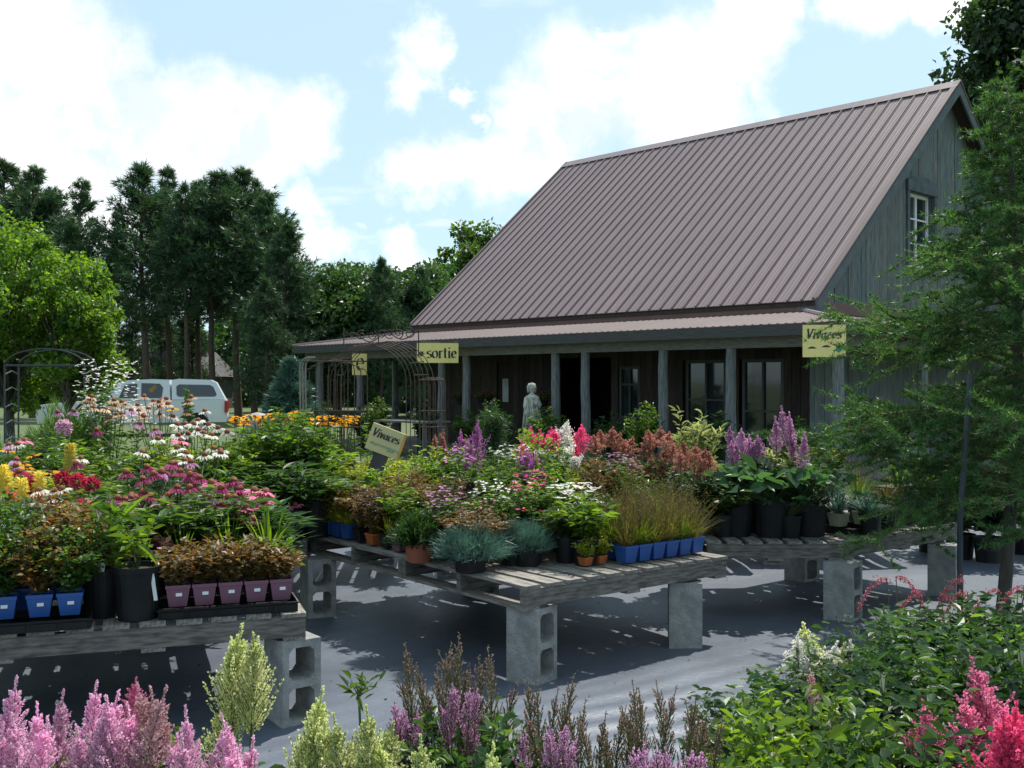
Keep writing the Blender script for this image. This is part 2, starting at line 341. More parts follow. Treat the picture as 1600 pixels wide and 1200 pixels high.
# ------------------------------------------------------------------ the shop
RD = np.array([-.687,.727]); GD = np.array([.727,.687]); BO = (5.04, 16.0)
TH = math.atan2(-.727,.687)
shop = thing('garden_shop', 'long weathered wooden shop with steep ribbed brown metal roof and wraparound porch', 'building', (BO[0], BO[1], 0), TH)
def B(u, v, z): return (-u, v, z)          # shop frame: u runs away to the left, v away to the right
U0, U1 = 1.65, 13.25; V0, VR, V1 = 2.0, 7.77, 13.54; ZE, ZR = 3.02, 7.98; UE, VE = 15.6, 15.54
def bld(u, v): p = RD*u+GD*v+np.array(BO); return p
# main roof: one standing seam panel after another
def panel(length, width, rib, flip=1, seams=1):
    g = G(); g.box(0, width-.004, 0, length, -.02, 0, 0)
    return g
pl = math.hypot(VR-V0, ZR-ZE); pit = math.atan2(ZR-ZE, VR-V0); npan = 40; pw = (U1-U0)/npan
roof = ob('roof', None, shop)
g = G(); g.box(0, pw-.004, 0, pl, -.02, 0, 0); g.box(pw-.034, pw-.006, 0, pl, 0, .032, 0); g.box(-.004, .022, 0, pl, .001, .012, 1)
g.box(pw*.36, pw*.36+.012, 0, pl, 0, .005, 0); g.box(pw*.64, pw*.64+.012, 0, pl, 0, .005, 0)
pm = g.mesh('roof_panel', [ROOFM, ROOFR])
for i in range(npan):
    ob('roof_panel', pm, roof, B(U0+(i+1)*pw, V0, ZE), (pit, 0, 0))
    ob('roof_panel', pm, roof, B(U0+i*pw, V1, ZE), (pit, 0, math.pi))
g = G()
for s, vv in ((1, V0), (-1, V1)):
    pass
g.prism([(VR-.22, ZR-.20*.86+.03), (VR, ZR+.04), (VR+.22, ZR-.20*.86+.03), (VR, ZR+.01)], lambda a, b, t: (-t, a, b), U0-.03, U1+.03)
ob('ridge_cap', g.mesh('ridge_cap', ROOFM), roof)
# sheathing under the panels, fascia, rake boards
g = G()
g.prism([(V0+.03, ZE-.03), (VR, ZR-.03), (V1-.03, ZE-.03), (V1-.03, ZE-.10), (VR, ZR-.11), (V0+.03, ZE-.10)], lambda a, b, t: (-t, a, b), U0+.02, U1-.02)
ob('roof_sheathing', g.mesh('roof_sheathing', WALLB[0]), roof)
for uu in (U0, U1-.03):
    for s in (0, 1):
        va, vb = (V0, VR) if s == 0 else (V1, VR)
        g = G(); g.prism([(va, ZE-.03), (vb, ZR-.03), (vb, ZR-.27), (va+(.02 if s == 0 else -.02), ZE-.24)], lambda a, b, t: (-t, a, b), uu-.01, uu+.03)
        ob('rake_board', g.mesh('rake_board', TRIM), roof)
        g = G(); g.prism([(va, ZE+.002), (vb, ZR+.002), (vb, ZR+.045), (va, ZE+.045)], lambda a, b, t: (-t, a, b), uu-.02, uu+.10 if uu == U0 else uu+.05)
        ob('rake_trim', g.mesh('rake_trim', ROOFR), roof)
g = G(); g.box(-(U0+.42), -(U0+.03), V0+.04, V0+.34, ZE-.26, ZE-.02); ob('eave_return', g.mesh('eave_return', TRIM), shop)
# brown flashing bands between wall and porch roof
g = G(); g.box(-U1, -(U0+.35), V0+.05, V0+.12, 2.72, ZE-.03); ob('flashing_band', g.mesh('flashing_band', FLASH), shop)
g = G(); g.box(-(U0+.35), -(U0+.29), V0+.12, V1-.1, 2.72, ZE+.02); ob('flashing_band', g.mesh('flashing_band', FLASH), shop)
# porch roof (hipped, wraps round front, right gable and left end)
ZP0, ZP1 = 2.50, 2.83
porch = ob('porch_roof', None, shop)
def porch_side(L, D, w0, w1, fn, n):
    """L along eave, D depth, w0/w1: hip run at either end; fn(a,b,z)->local"""
    pitch = (ZP1-ZP0)/D; step = L/n
    for i in range(n):
        a0, a1 = i*step, (i+1)*step-.003
        def top(a):
            t = D
            if w0: t = min(t, a/w0*D)
            if w1: t = min(t, (L-a)/w1*D)
            return t
        pts = [(a0, 0), (a1, 0), (a1, top(a1)), (a0, top(a0))]
        for brk in ([w0] if w0 else [])+([L-w1] if w1 else []):
            if a0 < brk < a1: pts.insert(3, (brk, D))
        if top(a0) < .01: pts = [p for p in pts if p != (a0, top(a0))] if a0 == 0 else pts
        g = G(); g.prism(pts, lambda a, b, t: fn(a, b, ZP0+b*pitch+t), -.015, 0, 0)
        for k in range(2):
            a = a0+step*(.25+.5*k); tp = top(a)
            if tp < .1: continue
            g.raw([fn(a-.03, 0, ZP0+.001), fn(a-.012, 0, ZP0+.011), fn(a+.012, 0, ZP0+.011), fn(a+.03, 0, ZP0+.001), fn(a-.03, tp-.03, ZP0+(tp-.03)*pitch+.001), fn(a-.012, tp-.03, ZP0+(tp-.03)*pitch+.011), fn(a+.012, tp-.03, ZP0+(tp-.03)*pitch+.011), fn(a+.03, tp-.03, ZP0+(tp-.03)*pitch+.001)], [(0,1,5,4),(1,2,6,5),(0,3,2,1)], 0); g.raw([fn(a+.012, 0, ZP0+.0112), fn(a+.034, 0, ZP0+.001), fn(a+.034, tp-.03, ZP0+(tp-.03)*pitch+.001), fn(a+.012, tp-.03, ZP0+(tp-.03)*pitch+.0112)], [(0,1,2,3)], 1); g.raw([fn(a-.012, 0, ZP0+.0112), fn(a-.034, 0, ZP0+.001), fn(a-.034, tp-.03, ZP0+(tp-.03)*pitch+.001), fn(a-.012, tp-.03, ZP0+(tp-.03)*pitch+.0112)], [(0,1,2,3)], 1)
        ob('roof_panel', g.mesh('roof_panel', [PORM, PORS]), porch)
porch_side(UE, 2.06, 1.95, 2.35, lambda a, b, z: (-a, b, z), 50)
porch_side(VE, 1.98, 2.06, 2.0, lambda a, b, z: (-b, a, z), 50)
porch_side(VE, 2.35, 2.06, 2.0, lambda a, b, z: (-(UE-b), a, z), 40)
for P1 in ([(0, 0, ZP0+.015), (-1.95, 2.06, ZP1+.02)], [(-UE, 0, ZP0+.015), (-(UE-2.35), 2.06, ZP1+.02)]):
    g = G(); g.tubes([P1], .045, 6, 0, True); ob('hip_cap', g.mesh('hip_cap', ROOFM), porch)
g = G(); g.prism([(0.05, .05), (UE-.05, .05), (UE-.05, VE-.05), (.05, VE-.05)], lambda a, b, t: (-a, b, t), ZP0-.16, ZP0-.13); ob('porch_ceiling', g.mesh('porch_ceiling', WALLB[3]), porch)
g = G(); g.box(-UE, 0, -.0, .04, ZP0-.19, ZP0-.02); ob('fascia', g.mesh('fascia', FASC), porch)
g = G(); g.box(-.04, 0, .045, VE, ZP0-.19, ZP0-.02); ob('fascia', g.mesh('fascia', FASC), porch)
g = G(); g.box(-UE, -UE+.04, .045, VE, ZP0-.19, ZP0-.02); ob('fascia', g.mesh('fascia', TRIM), porch)
g = G(); g.box(-UE+.1, -.2, .30, .45, ZP0-.36, ZP0-.165); ob('porch_beam', g.mesh('porch_beam', WOODG), shop)
g = G(); g.box(-.48, -.30, .46, VE-.3, ZP0-.36, ZP0-.165); ob('porch_beam', g.mesh('porch_beam', WOODG), shop)
def u_at(px, v):
    k = (px-800)/F; bx, by = BO[0]+GD[0]*v, BO[1]+GD[1]*v
    return (bx-by*k)/(.687+.727*k)
def postmesh(seed):
    g = G(); r_ = random.Random(seed)
    k = 7; zs = np.linspace(0, ZP0-.36, k)
    path = np.stack([np.array([r_.uniform(-.012,.012) for _ in range(k)]), np.array([r_.uniform(-.012,.012) for _ in range(k)]), zs], -1)
    g.tubes(path, np.linspace(.100, .085, k), 9, 0, True); return g.mesh('post', POSTM, False)
pms = [postmesh(i) for i in range(3)]
for i, px in enumerate((500, 563, 690, 729, 868, 915, 1036, 1142, 1309)):
    ob('post', pms[i % 3], shop, B(u_at(px, .375), .375, 0), (0, 0, i))
for i, (uu, vv) in enumerate([(.39, 3.4), (.39, 6.6), (.39, 9.8), (.39, 13), (UE-.4, 3.0), (UE-.4, 6.4)]):
    ob('post', pms[i % 3], shop, B(uu, vv, 0), (0, 0, i))
# walls: separate boards, openings cut
WF, WG = V0+.35, U0+.35           # front wall plane v, gable wall plane u
WU1 = U1-.35; WV1 = V1-.35
fw = ob('front_wall', None, shop)
doors = []
def frange(pa, pb): a, b = u_at(pa, WF), u_at(pb, WF); return (min(a, b), max(a, b))
openings = [(frange(776, 800), .0, 2.05, 'narrow'), (frange(880, 955), 0, 2.1, 'door'), (frange(968, 1000), .8, 1.9, 'win'), (frange(1072, 1135), .5, 2.0, 'glaz'), (frange(1160, 1225), .3, 2.0, 'shelf')]
bw = .19; u = WG; i = 0; r1 = random.Random(3)
while u < WU1-.05:
    b2 = min(u+bw, WU1); hit = None
    for (a, b), z0, z1, kd in openings:
        if a-.03 < (u+b2)/2 < b+.03: hit = (z0, z1)
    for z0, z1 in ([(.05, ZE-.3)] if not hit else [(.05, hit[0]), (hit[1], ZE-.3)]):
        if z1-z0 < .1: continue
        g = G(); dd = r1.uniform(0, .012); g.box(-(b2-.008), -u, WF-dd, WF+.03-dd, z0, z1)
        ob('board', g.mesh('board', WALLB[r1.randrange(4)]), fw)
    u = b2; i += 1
gw = ob('gable_wall', None, shop)
def gz(v): return ZE-.09+(ZR-ZE)/(VR-V0)*((v-V0) if v < VR else (V1-v))
gwins = [(6.14, 7.26, 3.95, 5.50), (8.95, 10.05, 3.95, 5.50)]
v = WF; 
while v < WV1-.05:
    b2 = min(v+.17, WV1); c = (v+b2)/2; spans = [(.05, None)]
    for a, b, z0, z1 in gwins:
        if a < c < b: spans = [(.05, z0), (z1, None)]
    if VR > v+.01 and VR < b2-.01: tops = [(v, gz(v)), (VR, gz(VR)), (b2-.008, gz(b2))]
    else: tops = [(v, gz(v)), (b2-.008, gz(b2-.008))]
    for z0, z1 in spans:
        pts = [(b2-.008, z0), (v, z0)]+(tops if z1 is None else [(v, z1), (b2-.008, z1)])
        dd = r1.uniform(0, .014); g = G(); g.prism(pts, lambda a, b, t: (-t, a, b), WG-dd, WG+.03-dd)
        ob('board', g.mesh('board', SIDEM[r1.randrange(4)]), gw)
    v = b2
# far walls and floor, plain but real
g = G(); g.prism([(WF, .05), (WV1, .05), (WV1, ZE-.1), (VR, ZR-.2), (WF, ZE-.1)], lambda a, b, t: (-t, a, b), WU1-.05, WU1); ob('end_wall', g.mesh('end_wall', WALLB[0]), shop)
g = G(); g.box(-WU1, -WG-.04, WV1-.05, WV1, .05, ZE-.1); ob('back_wall', g.mesh('back_wall', WALLB[0]), shop)
g = G(); g.box(-UE+.3, -.2, .2, VE-.3, .0, .06); ob('porch_floor', g.mesh('porch_floor', WOODG), shop)
g = G(); g.box(-WU1+.06, -WG-.06, WF+2.6, WF+2.65, .08, 2.9); ob('inner_partition', g.mesh('inner_partition', WALLB[3]), shop)
# gable windows
for k, (a, b, z0, z1) in enumerate(gwins):
    wn = ob('window', None, shop); m_ = (a+b)/2
    g = G()
    g.prism([(a-.11, z0-.05), (a, z0-.05), (a, z1), (a-.11, z1)], lambda x, y, t: (-t, x, y), WG-.05, WG+.02)
    g.prism([(b, z0-.05), (b+.11, z0-.05), (b+.11, z1), (b, z1)], lambda x, y, t: (-t, x, y), WG-.05, WG+.02)
    g.prism([(a-.13, z1+.002), (b+.13, z1+.002), (b+.13, z1+.22), (m_+.25, z1+.33), (m_-.25, z1+.33), (a-.13, z1+.22)], lambda x, y, t: (-t, x, y), WG-.07, WG+.02)
    g.prism([(a-.15, z0-.12), (b+.15, z0-.12), (b+.15, z0-.052), (a-.15, z0-.052)], lambda x, y, t: (-t, x, y), WG-.10, WG+.02)
    ob('casing', g.mesh('casing', CASE), wn)
    g = G(); 
    for x0, x1, y0, y1 in [(a, a+.07, z0, z1), (b-.07, b, z0, z1), (a+.072, b-.072, z0, z0+.07), (a+.072, b-.072, z1-.07, z1), (m_-.03, m_+.03, z0+.072, z1-.072)]+[(a+.072, m_-.032, z0+(z1-z0)*q-.015, z0+(z1-z0)*q+.015) for q in (.33, .66)]+[(m_+.032, b-.072, z0+(z1-z0)*q-.015, z0+(z1-z0)*q+.015) for q in (.33, .66)]:
        g.prism([(x0, y0), (x1, y0), (x1, y1), (x0, y1)], lambda x, y, t: (-t, x, y), WG+.10, WG+.14)
    ob('sash', g.mesh('sash', WHITE), wn)
    g = G(); g.prism([(a, z0), (b, z0), (b, z1), (a, z1)], lambda x, y, t: (-t, x, y), WG+.145, WG+.155); ob('pane', g.mesh('pane', GLASS), wn)
    g = G(); 
    for x0, x1, y0, y1 in [(a-.03, a-.002, z0, z1), (b+.002, b+.03, z0, z1), (a, b, z1+.0, z1+.03), (a, b, z0-.03, z0)]:
        g.prism([(x0, y0), (x1, y0), (x1, y1), (x0, y1)], lambda x, y, t: (-t, x, y), WG+.03, WG+.2)
    ob('reveal', g.mesh('reveal', TRIM), wn)
# front wall openings
for (a, b), z0, z1, kd in openings:
    if kd in ('narrow',):
        g = G(); g.box(-b, -a, WF+.05, WF+.07, z0+.06, z1); ob('door', g.mesh('door', WALLB[1]), shop); 
        g = G(); g.box(-(a+b)/2-.10, -(a+b)/2+.10, WF+.035, WF+.049, 1.1, 1.65); pn = ob('window', g.mesh('pane', mat('gap_light', (.5,.55,.55), .2, None, 2)), shop); continue  # pale colour stands for daylight through a gap between the boards
    if kd == 'door': continue
    wn = ob('window', None, shop); g = G()
    for x0, x1, y0, y1 in [(a, a+.06, z0, z1), (b-.06, b, z0, z1), (a+.062, b-.062, z0, z0+.06), (a+.062, b-.062, z1-.06, z1), ((a+b)/2-.02, (a+b)/2+.02, z0+.062, z1-.062), (a+.062, (a+b)/2-.022, z0+.7, z0+.74), ((a+b)/2+.022, b-.062, z0+.7, z0+.74)]:
        g.box(-x1, -x0, WF-.01, WF+.03, y0, y1)
    ob('frame', g.mesh('frame', mat('aged_frame', (.06,.065,.06), .6, (.04,.045,.042), 6)), wn)
    g = G(); g.box(-b, -a, WF+.035, WF+.045, z0, z1); ob('pane', g.mesh('pane', GLASS), wn)

# ------------------------------------------------------------------ lettering drawn with a broad nib
def arc(cx, cy, rx, ry, a0, a1, n=12): return [(cx+rx*math.cos(R(a0+(a1-a0)*i/n)), cy+ry*math.sin(R(a0+(a1-a0)*i/n))) for i in range(n+1)]
GLY = {  # advance, strokes
 's': (.72, [arc(.36,.76,.24,.22,35,270,10)[0:]+arc(.36,.28,.27,.26,90,-150,10)]),
 'o': (.86, [arc(.42,.5,.33,.48,0,360,20)]),
 'r': (.66, [[(.2,1.0),(.2,0)], [(.2,.72),(.33,.93),(.46,1.0),(.56,.9)], [(.02,.02),(.4,.02)], [(.04,.96),(.2,.98)]]),
 't': (.60, [[(.26,1.35),(.26,.2),(.34,.02),(.50,.08)], [(.04,.97),(.5,.97)]]),
 'i': (.46, [[(.22,1.0),(.22,0)], [(.22,1.28),(.22,1.45)], [(.04,.02),(.42,.02)], [(.06,.96),(.22,.98)]]),
 'e': (.78, [[(.12,.55),(.64,.55)]+arc(.38,.52,.27,.46,5,320,16)]),
 'V': (1.0, [[(.12,1.5),(.46,0)], [(.46,0),(.88,1.5)], [(-.04,1.5),(.34,1.5)], [(.70,1.5),(1.02,1.5)]]),
 'v': (.80, [[(.1,1.0),(.36,0)], [(.36,0),(.64,1.0)], [(.0,.99),(.26,.99)]]),
 'a': (.84, [arc(.34,.46,.27,.44,40,330,14), [(.62,.98),(.60,.12),(.76,.05)]]),
 'c': (.74, [arc(.40,.5,.29,.48,50,320,14)]),
}
def lettering(g, text, x, z, h, nib, shear, fn, mi=0, off=0.):
    k = 0
    for ch in text:
        if ch == ' ': x += .5*h; continue
        adv, st = GLY[ch]
        for s_ in st:
            k += 1; n = len(s_); v = []
            for (a, b) in s_:
                xx = x+(a+shear*b)*h; zz_ = z+b*h
                v += [fn(xx-nib/2, zz_-nib*.16, off+k*.00025), fn(xx+nib/2, zz_+nib*.16, off+k*.00025)]
            g.raw(v, [(2*i, 2*i+1, 2*i+3, 2*i+2) for i in range(n-1)], mi)
        x += adv*h
    return x
INK = mat('sign_ink', (.02,.022,.02), .6, None, 5)
def signmat(n, c, c2): return mat(n, c, .6, c2, 6)
SY = signmat('sign_yellow', (.80,.66,.24), (.72,.59,.21))
def sign_board(name, label, loc, rz, w_, h_, text, lh, nib, shear, tx, tz, m=SY, tilt=0, extra=None, hang=True):
    t = thing(name, label, 'sign', loc, rz); t.rotation_euler = (0, tilt, rz)
    g = G(); g.box(-w_/2, w_/2, 0, .015, 0, h_); ob('board', g.mesh('board', m), t)
    g = G(); lettering(g, text, tx, tz, lh, nib, shear, lambda a, b, o: (a, -.002-o, b)); ob('lettering', g.mesh('lettering', INK), t)
    if hang:
        c_, s_ = math.cos(TH-rz), math.sin(TH-rz); gy = np.array([-s_, c_])     # towards the fascia, in the sign's own axes
        for xx in (-w_*.4, w_*.4):
            top_ = max(.02, ZP0-.08-(loc[2]+h_)); e = np.array([xx, .0075])+gy*max(.05, ((-xx*(-gy[1])*0)+.5)); dist = .5
            g = G(); g.tubes([[(xx, .0075, h_-.005), (xx, .0075, h_+top_*.5), (xx, .0075, h_+top_)]], .006, 5, 0, True); ob('hanger', g.mesh('hanger', DIRON), t)
            g = G(); g.tubes([[(xx, .0075, h_+top_), (float(e[0]), float(e[1]), h_+top_)]], .006, 5, 0, True); ob('bracket', g.mesh('bracket', DIRON), t)
    if extra: extra(t)
    return t
def uvw(u, v): p = bld(u, v); return float(p[0]), float(p[1])
us = u_at(684, -.45); xs_, ys_ = uvw(us, -.45); zt = Z(567, ys_)
def ex_sortie(t):     # little black maple-leaf like bird mark before the word
    g = G(); star = []
    for i in range(14):
        a = R(i*360/14); r_ = .075 if i % 2 == 0 else .04; star.append((-.345+r_*math.cos(a), .19+r_*math.sin(a)))
    g.raw([(a, -.003, b) for a, b in star], [tuple(range(14))]); ob('emblem', g.mesh('emblem', INK), t)
sign_board('hanging_sign', 'yellow hanging sign reading sortie under the porch eave', (xs_, ys_, zt), R(10), .88, .42, 'sortie', .158, .042, 0, -.24, .10, extra=ex_sortie)
xs_, ys_ = uvw(.30, -.30); zt = Z(558, ys_)
def ex_viv(t):
    g = G()
    for cx_, cz in ((-.18, .13), (.03, .15)):
        g.raw([(cx_+a, -.003, cz+b) for a, b in [(-.07,0),(-.05,.018),(-.02,.03),(.02,.032),(.05,.014),(.07,0)]], [tuple(range(6))])
    ob('emblem', g.mesh('emblem', INK), t); g = G()
    g.raw([(.22+a, -.0035, .08+b) for a, b in [(-.06,.03),(-.05,.09),(-.015,.075),(.0,.12),(.03,.08),(.065,.09),(.05,.04),(.02,.0),(-.02,-.01)]], [tuple(range(9))])
    ob('leaf_mark', g.mesh('leaf_mark', mat('sign_teal', (.05,.28,.2), .6, None, 5)), t)
sign_board('hanging_sign', 'square yellow sign reading Vivaces at the right porch corner', (X(1288, ys_), ys_, zt), R(-6), .64, .49, 'Vivaces', .098, .028, .16, -.275, .28, extra=ex_viv)
us = u_at(562, -.30); xs_, ys_ = uvw(us, -.30)
sign_board('hanging_sign', 'narrow yellow sign half hidden behind the rusty iron arbour', (xs_, ys_, Z(586, ys_)), R(30), .36, .50, 'e', .3, .05, 0, -.10, .1)
# tilted stake sign among the plants
D_S = 7.4
def ex_stake(t):
    g = G(); g.box(-.05, .05, .017, .06, -.42, .07); ob('stake', g.mesh('stake', mat('stake_wood', (.10,.09,.10), .85, (.06,.055,.06), 8)), t)
    g = G(); g.box(.121, .136, -.001, .016, .0, .19); ob('edge', g.mesh('edge', PLORA if False else mat('sign_orange_edge', (.72,.36,.04), .6, None, 4)), t)
    g = G(); r_ = random.Random(5)
    for i in range(5):
        x0 = -.10+.045*i; g.raw([(x0, -.0025-.0002*i, .03+r_.uniform(0,.03)), (x0+.05, -.0025-.0002*i, .02+r_.uniform(0,.03)), (x0+.055, -.0025-.0002*i, .06), (x0+.01, -.0025-.0002*i, .065)], [(0,1,2,3)])
    ob('picture', g.mesh('picture', mat('sign_green', (.20,.30,.17), .6, (.35,.40,.22), 30)), t)
sign_board('stake_sign', 'tilted plant sign reading Vivaces on a dark wooden stake', (X(594, D_S), D_S, Z(709, D_S)), R(-8), .24, .19, 'Vivaces', .0385, .011, .18, -.105, .104, m=signmat('sign_buff', (.62,.50,.24), (.5,.46,.26)), tilt=R(20), extra=ex_stake, hang=False)

# ------------------------------------------------------------------ pallets and blocks
STRH, DK = .09, .018
BLKH = .39
_dbm = {}
def pallet(label, corner, ang, L, Wd, nboards, zbase=BLKH+.016, nstr=3, group=None, seed=0, sag=0.):
    """corner = near corner on the ground, ang = heading of the stringers, boards run 90 deg to the left of it; L along stringer, Wd along boards"""
    t = thing('pallet', label, 'pallet', (corner[0], corner[1], zbase), ang, group)
    r_ = random.Random(seed); key = (round(L, 3), round(Wd, 3))
    g = G(); g.box(0, L, -.0, .04, 0, STRH)
    sm = g.mesh('stringer', WOODP)
    for i in range(nstr): ob('stringer', sm, t, (0, (Wd-.04)*i/(nstr-1), DK))
    pitch_ = (L+.035)/nboards; bwid = pitch_-.036
    bms = []
    for q in range(3):
        g = G(); k = 6; ys = np.linspace(0, Wd, k+1)
        dz = [r_.uniform(-.001, .002)+0*sag for _ in ys]; wl = [r_.uniform(0, .003) for _ in ys]; vv = []
        for y_, d_, w_ in zip(ys, dz, wl): vv += [(w_, y_, d_), (bwid-w_, y_, d_), (bwid-w_, y_, DK+d_), (w_, y_, DK+d_)]
        ff = [(0,1,2,3), tuple(4*k+j for j in (3,2,1,0))]
        for j in range(k):
            for e in range(4): ff.append((4*j+e, 4*j+4+e, 4*j+4+(e+1) % 4, 4*j+(e+1) % 4))
        g.raw(vv, ff); bms.append(g.mesh('deck_board', WOODT))
    for i in range(nboards):
        ob('deck_board', bms[r_.randrange(3)], t, (i*pitch_+r_.uniform(-.004,.004), r_.uniform(-.012,.004), STRH+DK+.001), (0, 0, r_.uniform(-.004,.004)))
    g = G(); g.box(0, .10, 0, Wd, 0, DK-.001); bm_ = g.mesh('bottom_board', WOODT)
    for i in range(3): ob('bottom_board', bm_, t, ((L-.10)*i/2, 0, 0))
    return t
TOP = BLKH+.016+STRH+2*DK+.001
def blockmesh():
    """hollow block stood on end: 0.39 tall, 0.19 square, two square cells through it"""
    w_, h_, wall = .19, BLKH, .032; g = G()
    # cells run along y; build as frame pieces
    g.box(0, wall, 0, w_, 0, h_); g.box(w_-wall, w_, 0, w_, 0, h_)
    for a, b in ((0, wall), (h_/2-.018, h_/2+.018), (h_-wall, h_)): g.box(wall, w_-wall, 0, w_, a, b)
    for cz0, cz1 in ((wall, h_/2-.018), (h_/2+.018, h_-wall)):   # rounded inner corners
        for x_, sx in ((wall, 1), (w_-wall, -1)):
            for z_, sz in ((cz0, 1), (cz1, -1)):
                pts = [(x_, z_), (x_+sx*.022, z_), (x_, z_+sz*.022)]
                if sx*sz < 0: pts = pts[::-1]
                g.prism(pts, lambda a, b, t: (a, t, b), .002, w_-.002)
    me = g.mesh('concrete_block', CONC); me.transform(Matrix.Translation((-.095, -.095, 0))); return me
BM = blockmesh()
def block(label, x, y, ang, z=.03, group=None, mesh=None):
    o = ob('concrete_block', BM, None, (x, y, z-.012), (0, 0, ang)); return tag(o, label, 'concrete block', group)
GA = math.atan2(.618,.786)             # heading of table B and C stringers (away to the right)
def gx(p, s, t, ga=GA): return (p[0]+s*math.cos(ga)-t*math.sin(ga), p[1]+s*math.sin(ga)+t*math.cos(ga))
CB = (.065, 5.35)
pallet('near slatted pallet on upright blocks, carrying blue grass tufts and blue pots', CB, GA, 1.545, 1.16, 11, seed=1)
pallet('second slatted pallet behind the near middle one, under the yellow ferny plants', gx(CB, 0, 1.165), GA, 1.545, 1.16, 11, seed=2)
block('upright hollow block under the nearest corner of the middle pallet', X(831, 5.5), 5.50, R(55))
block('upright block with blank side showing, under the right end of the middle pallet', X(1070, 6.2), 6.20, R(84))
block('upright block under the far left corner of the middle pallets', X(497, 7.0), 7.0, R(27))
block('hidden upright block under the back of the middle pallets', *gx(CB, 1.2, 2.0), GA)
pallet('pallet left of the middle display, its front edge square to the path', (-2.55, 6.92), R(1), 1.2, 1.0, 9, seed=3)
CC = (2.17, 6.89)
pallet('right-hand pallet running back beside the larch trunk', CC, GA, 1.45, 1.16, 10, seed=4)
pallet('pallet with hostas between the middle and right-hand displays', (1.27, 6.86), R(1), .89, 1.25, 7, seed=5)
block('upright hollow block under the near corner of the right-hand pallet', X(1317, 6.87), 6.87, R(53))
block('upright hollow block under the far end of the right-hand pallet', X(1475, 7.6), 7.6, R(58))
block('upright block behind the right-hand pallet', *gx(CC, .9, 1.0), GA)
AA = math.atan2(.322,.947); CA = (-.93-1.9*.947, 4.76-1.9*.322)
pallet('left foreground pallet carrying blue and mauve pots', gx((-.93, 4.76), -1.3, 0, AA), AA, 1.3, 1.1, 9, seed=6)
pallet('left foreground pallet cut off by the picture edge', gx((-.93, 4.76), -2.64, 0, AA), AA, 1.3, 1.1, 9, seed=7)
pallet('pallet behind the left foreground pallets, hidden under the coneflowers', gx((-.93, 4.76), -1.5, 1.13, AA), AA, 1.3, 1.1, 9, seed=8)
pallet('pallet behind the left foreground pallets, under the torch lilies', gx((-.93, 4.76), -2.84, 1.13, AA), AA, 1.3, 1.1, 9, seed=9)
block('bright topped hollow block under the right end of the left foreground pallets', X(457, 4.83), 4.83, R(38))
block('upright block in the shade under the left foreground pallets', *gx((-.93, 4.76), -1.4, .3, AA), AA)
block('upright block in the shade under the back of the left pallets', *gx((-.93, 4.76), -.4, 1.9, AA), AA)
block('upright block in the deep shade under the torch lily pallet', *gx((-.93, 4.76), -2.5, 1.6, AA), AA)
# rows of tables further back, mostly hidden by plants
k = 0
for (x_, y_, a_, lab) in [(-.6, 8.35, R(4), 'pallet far behind the middle display under the leafy green plants'), (.75, 8.6, R(2), 'pallet far behind the middle display under the purple plumes'), (2.1, 8.9, R(2), 'pallet far behind the right display under the lilac plumes'),
                       (-2.1, 8.2, R(4), 'pallet behind the coneflowers under the white daisies'), (-3.6, 7.9, R(4), 'pallet behind the torch lilies by the left edge')]:
    pallet(lab, (x_, y_), a_, 1.3, 1.1, 9, seed=20+k)
    block('upright block under the '+['middle','middle right','right','left','far left'][k]+' back pallet, '+['leaf mass','purple plumes','lilac plumes','daisies','torch lilies'][k]+', near end', x_+.1, y_+.05, a_); block('upright block under the '+['middle','middle right','right','left','far left'][k]+' back pallet, '+['leaf mass','purple plumes','lilac plumes','daisies','torch lilies'][k]+', far end', x_+1.0, y_+.8, a_); k += 1

# ------------------------------------------------------------------ plant meshes
def rs(seed): return np.random.RandomState(seed)
def stems_leaves(seed, ns, lps, H, Rr, Ll, Lw, tm=LEAF6, up=.25, spread=.6, t0=.2, m=L_MID, stem_r=.0025, stemm=STEMG, zb=0., jit=.03, flat=0., prof=1.35, nup=None):
    q = rs(seed); g = G()
    th = q.rand(ns)*2*np.pi; rho = np.sqrt(q.rand(ns)); hh = H*(1-.34*rho**2)*(.52+.56*q.rand(ns)**.8)
    ex, ey = Rr*rho*np.cos(th), Rr*rho*np.sin(th)
    t = np.linspace(0, 1, 5)
    path = np.stack([ex[:, None]*t**prof, ey[:, None]*t**prof, zb+hh[:, None]*t], -1)
    g.tubes(path, stem_r*np.linspace(1, .4, 5), 3, 1)
    tt = t0+(1-t0)*q.rand(ns, lps)**.8; tt[:, 0] = 1
    p = np.stack([ex[:, None]*tt**prof, ey[:, None]*tt**prof, zb+hh[:, None]*tt], -1).reshape(-1, 3)+q.randn(ns*lps, 3)*jit*.3
    a = q.rand(ns*lps)*2*np.pi
    d = np.stack([np.cos(a)*spread*1.6, np.sin(a)*spread*1.6, up+q.randn(ns*lps)*.35], -1)+np.repeat(np.stack([np.cos(th)*rho, np.sin(th)*rho, 0*th], -1), lps, 0)*.5
    upv = np.tile(np.array([[0, 0, 1.]]), (len(p), 1))+q.randn(len(p), 3)*.45
    s = .45+.85*q.rand(len(p))**1.2
    g.inst(tm, frames(d, upv), p, np.stack([Lw*s, Ll*s], -1), 0)
    return g.mesh('foliage', [m, stemm])
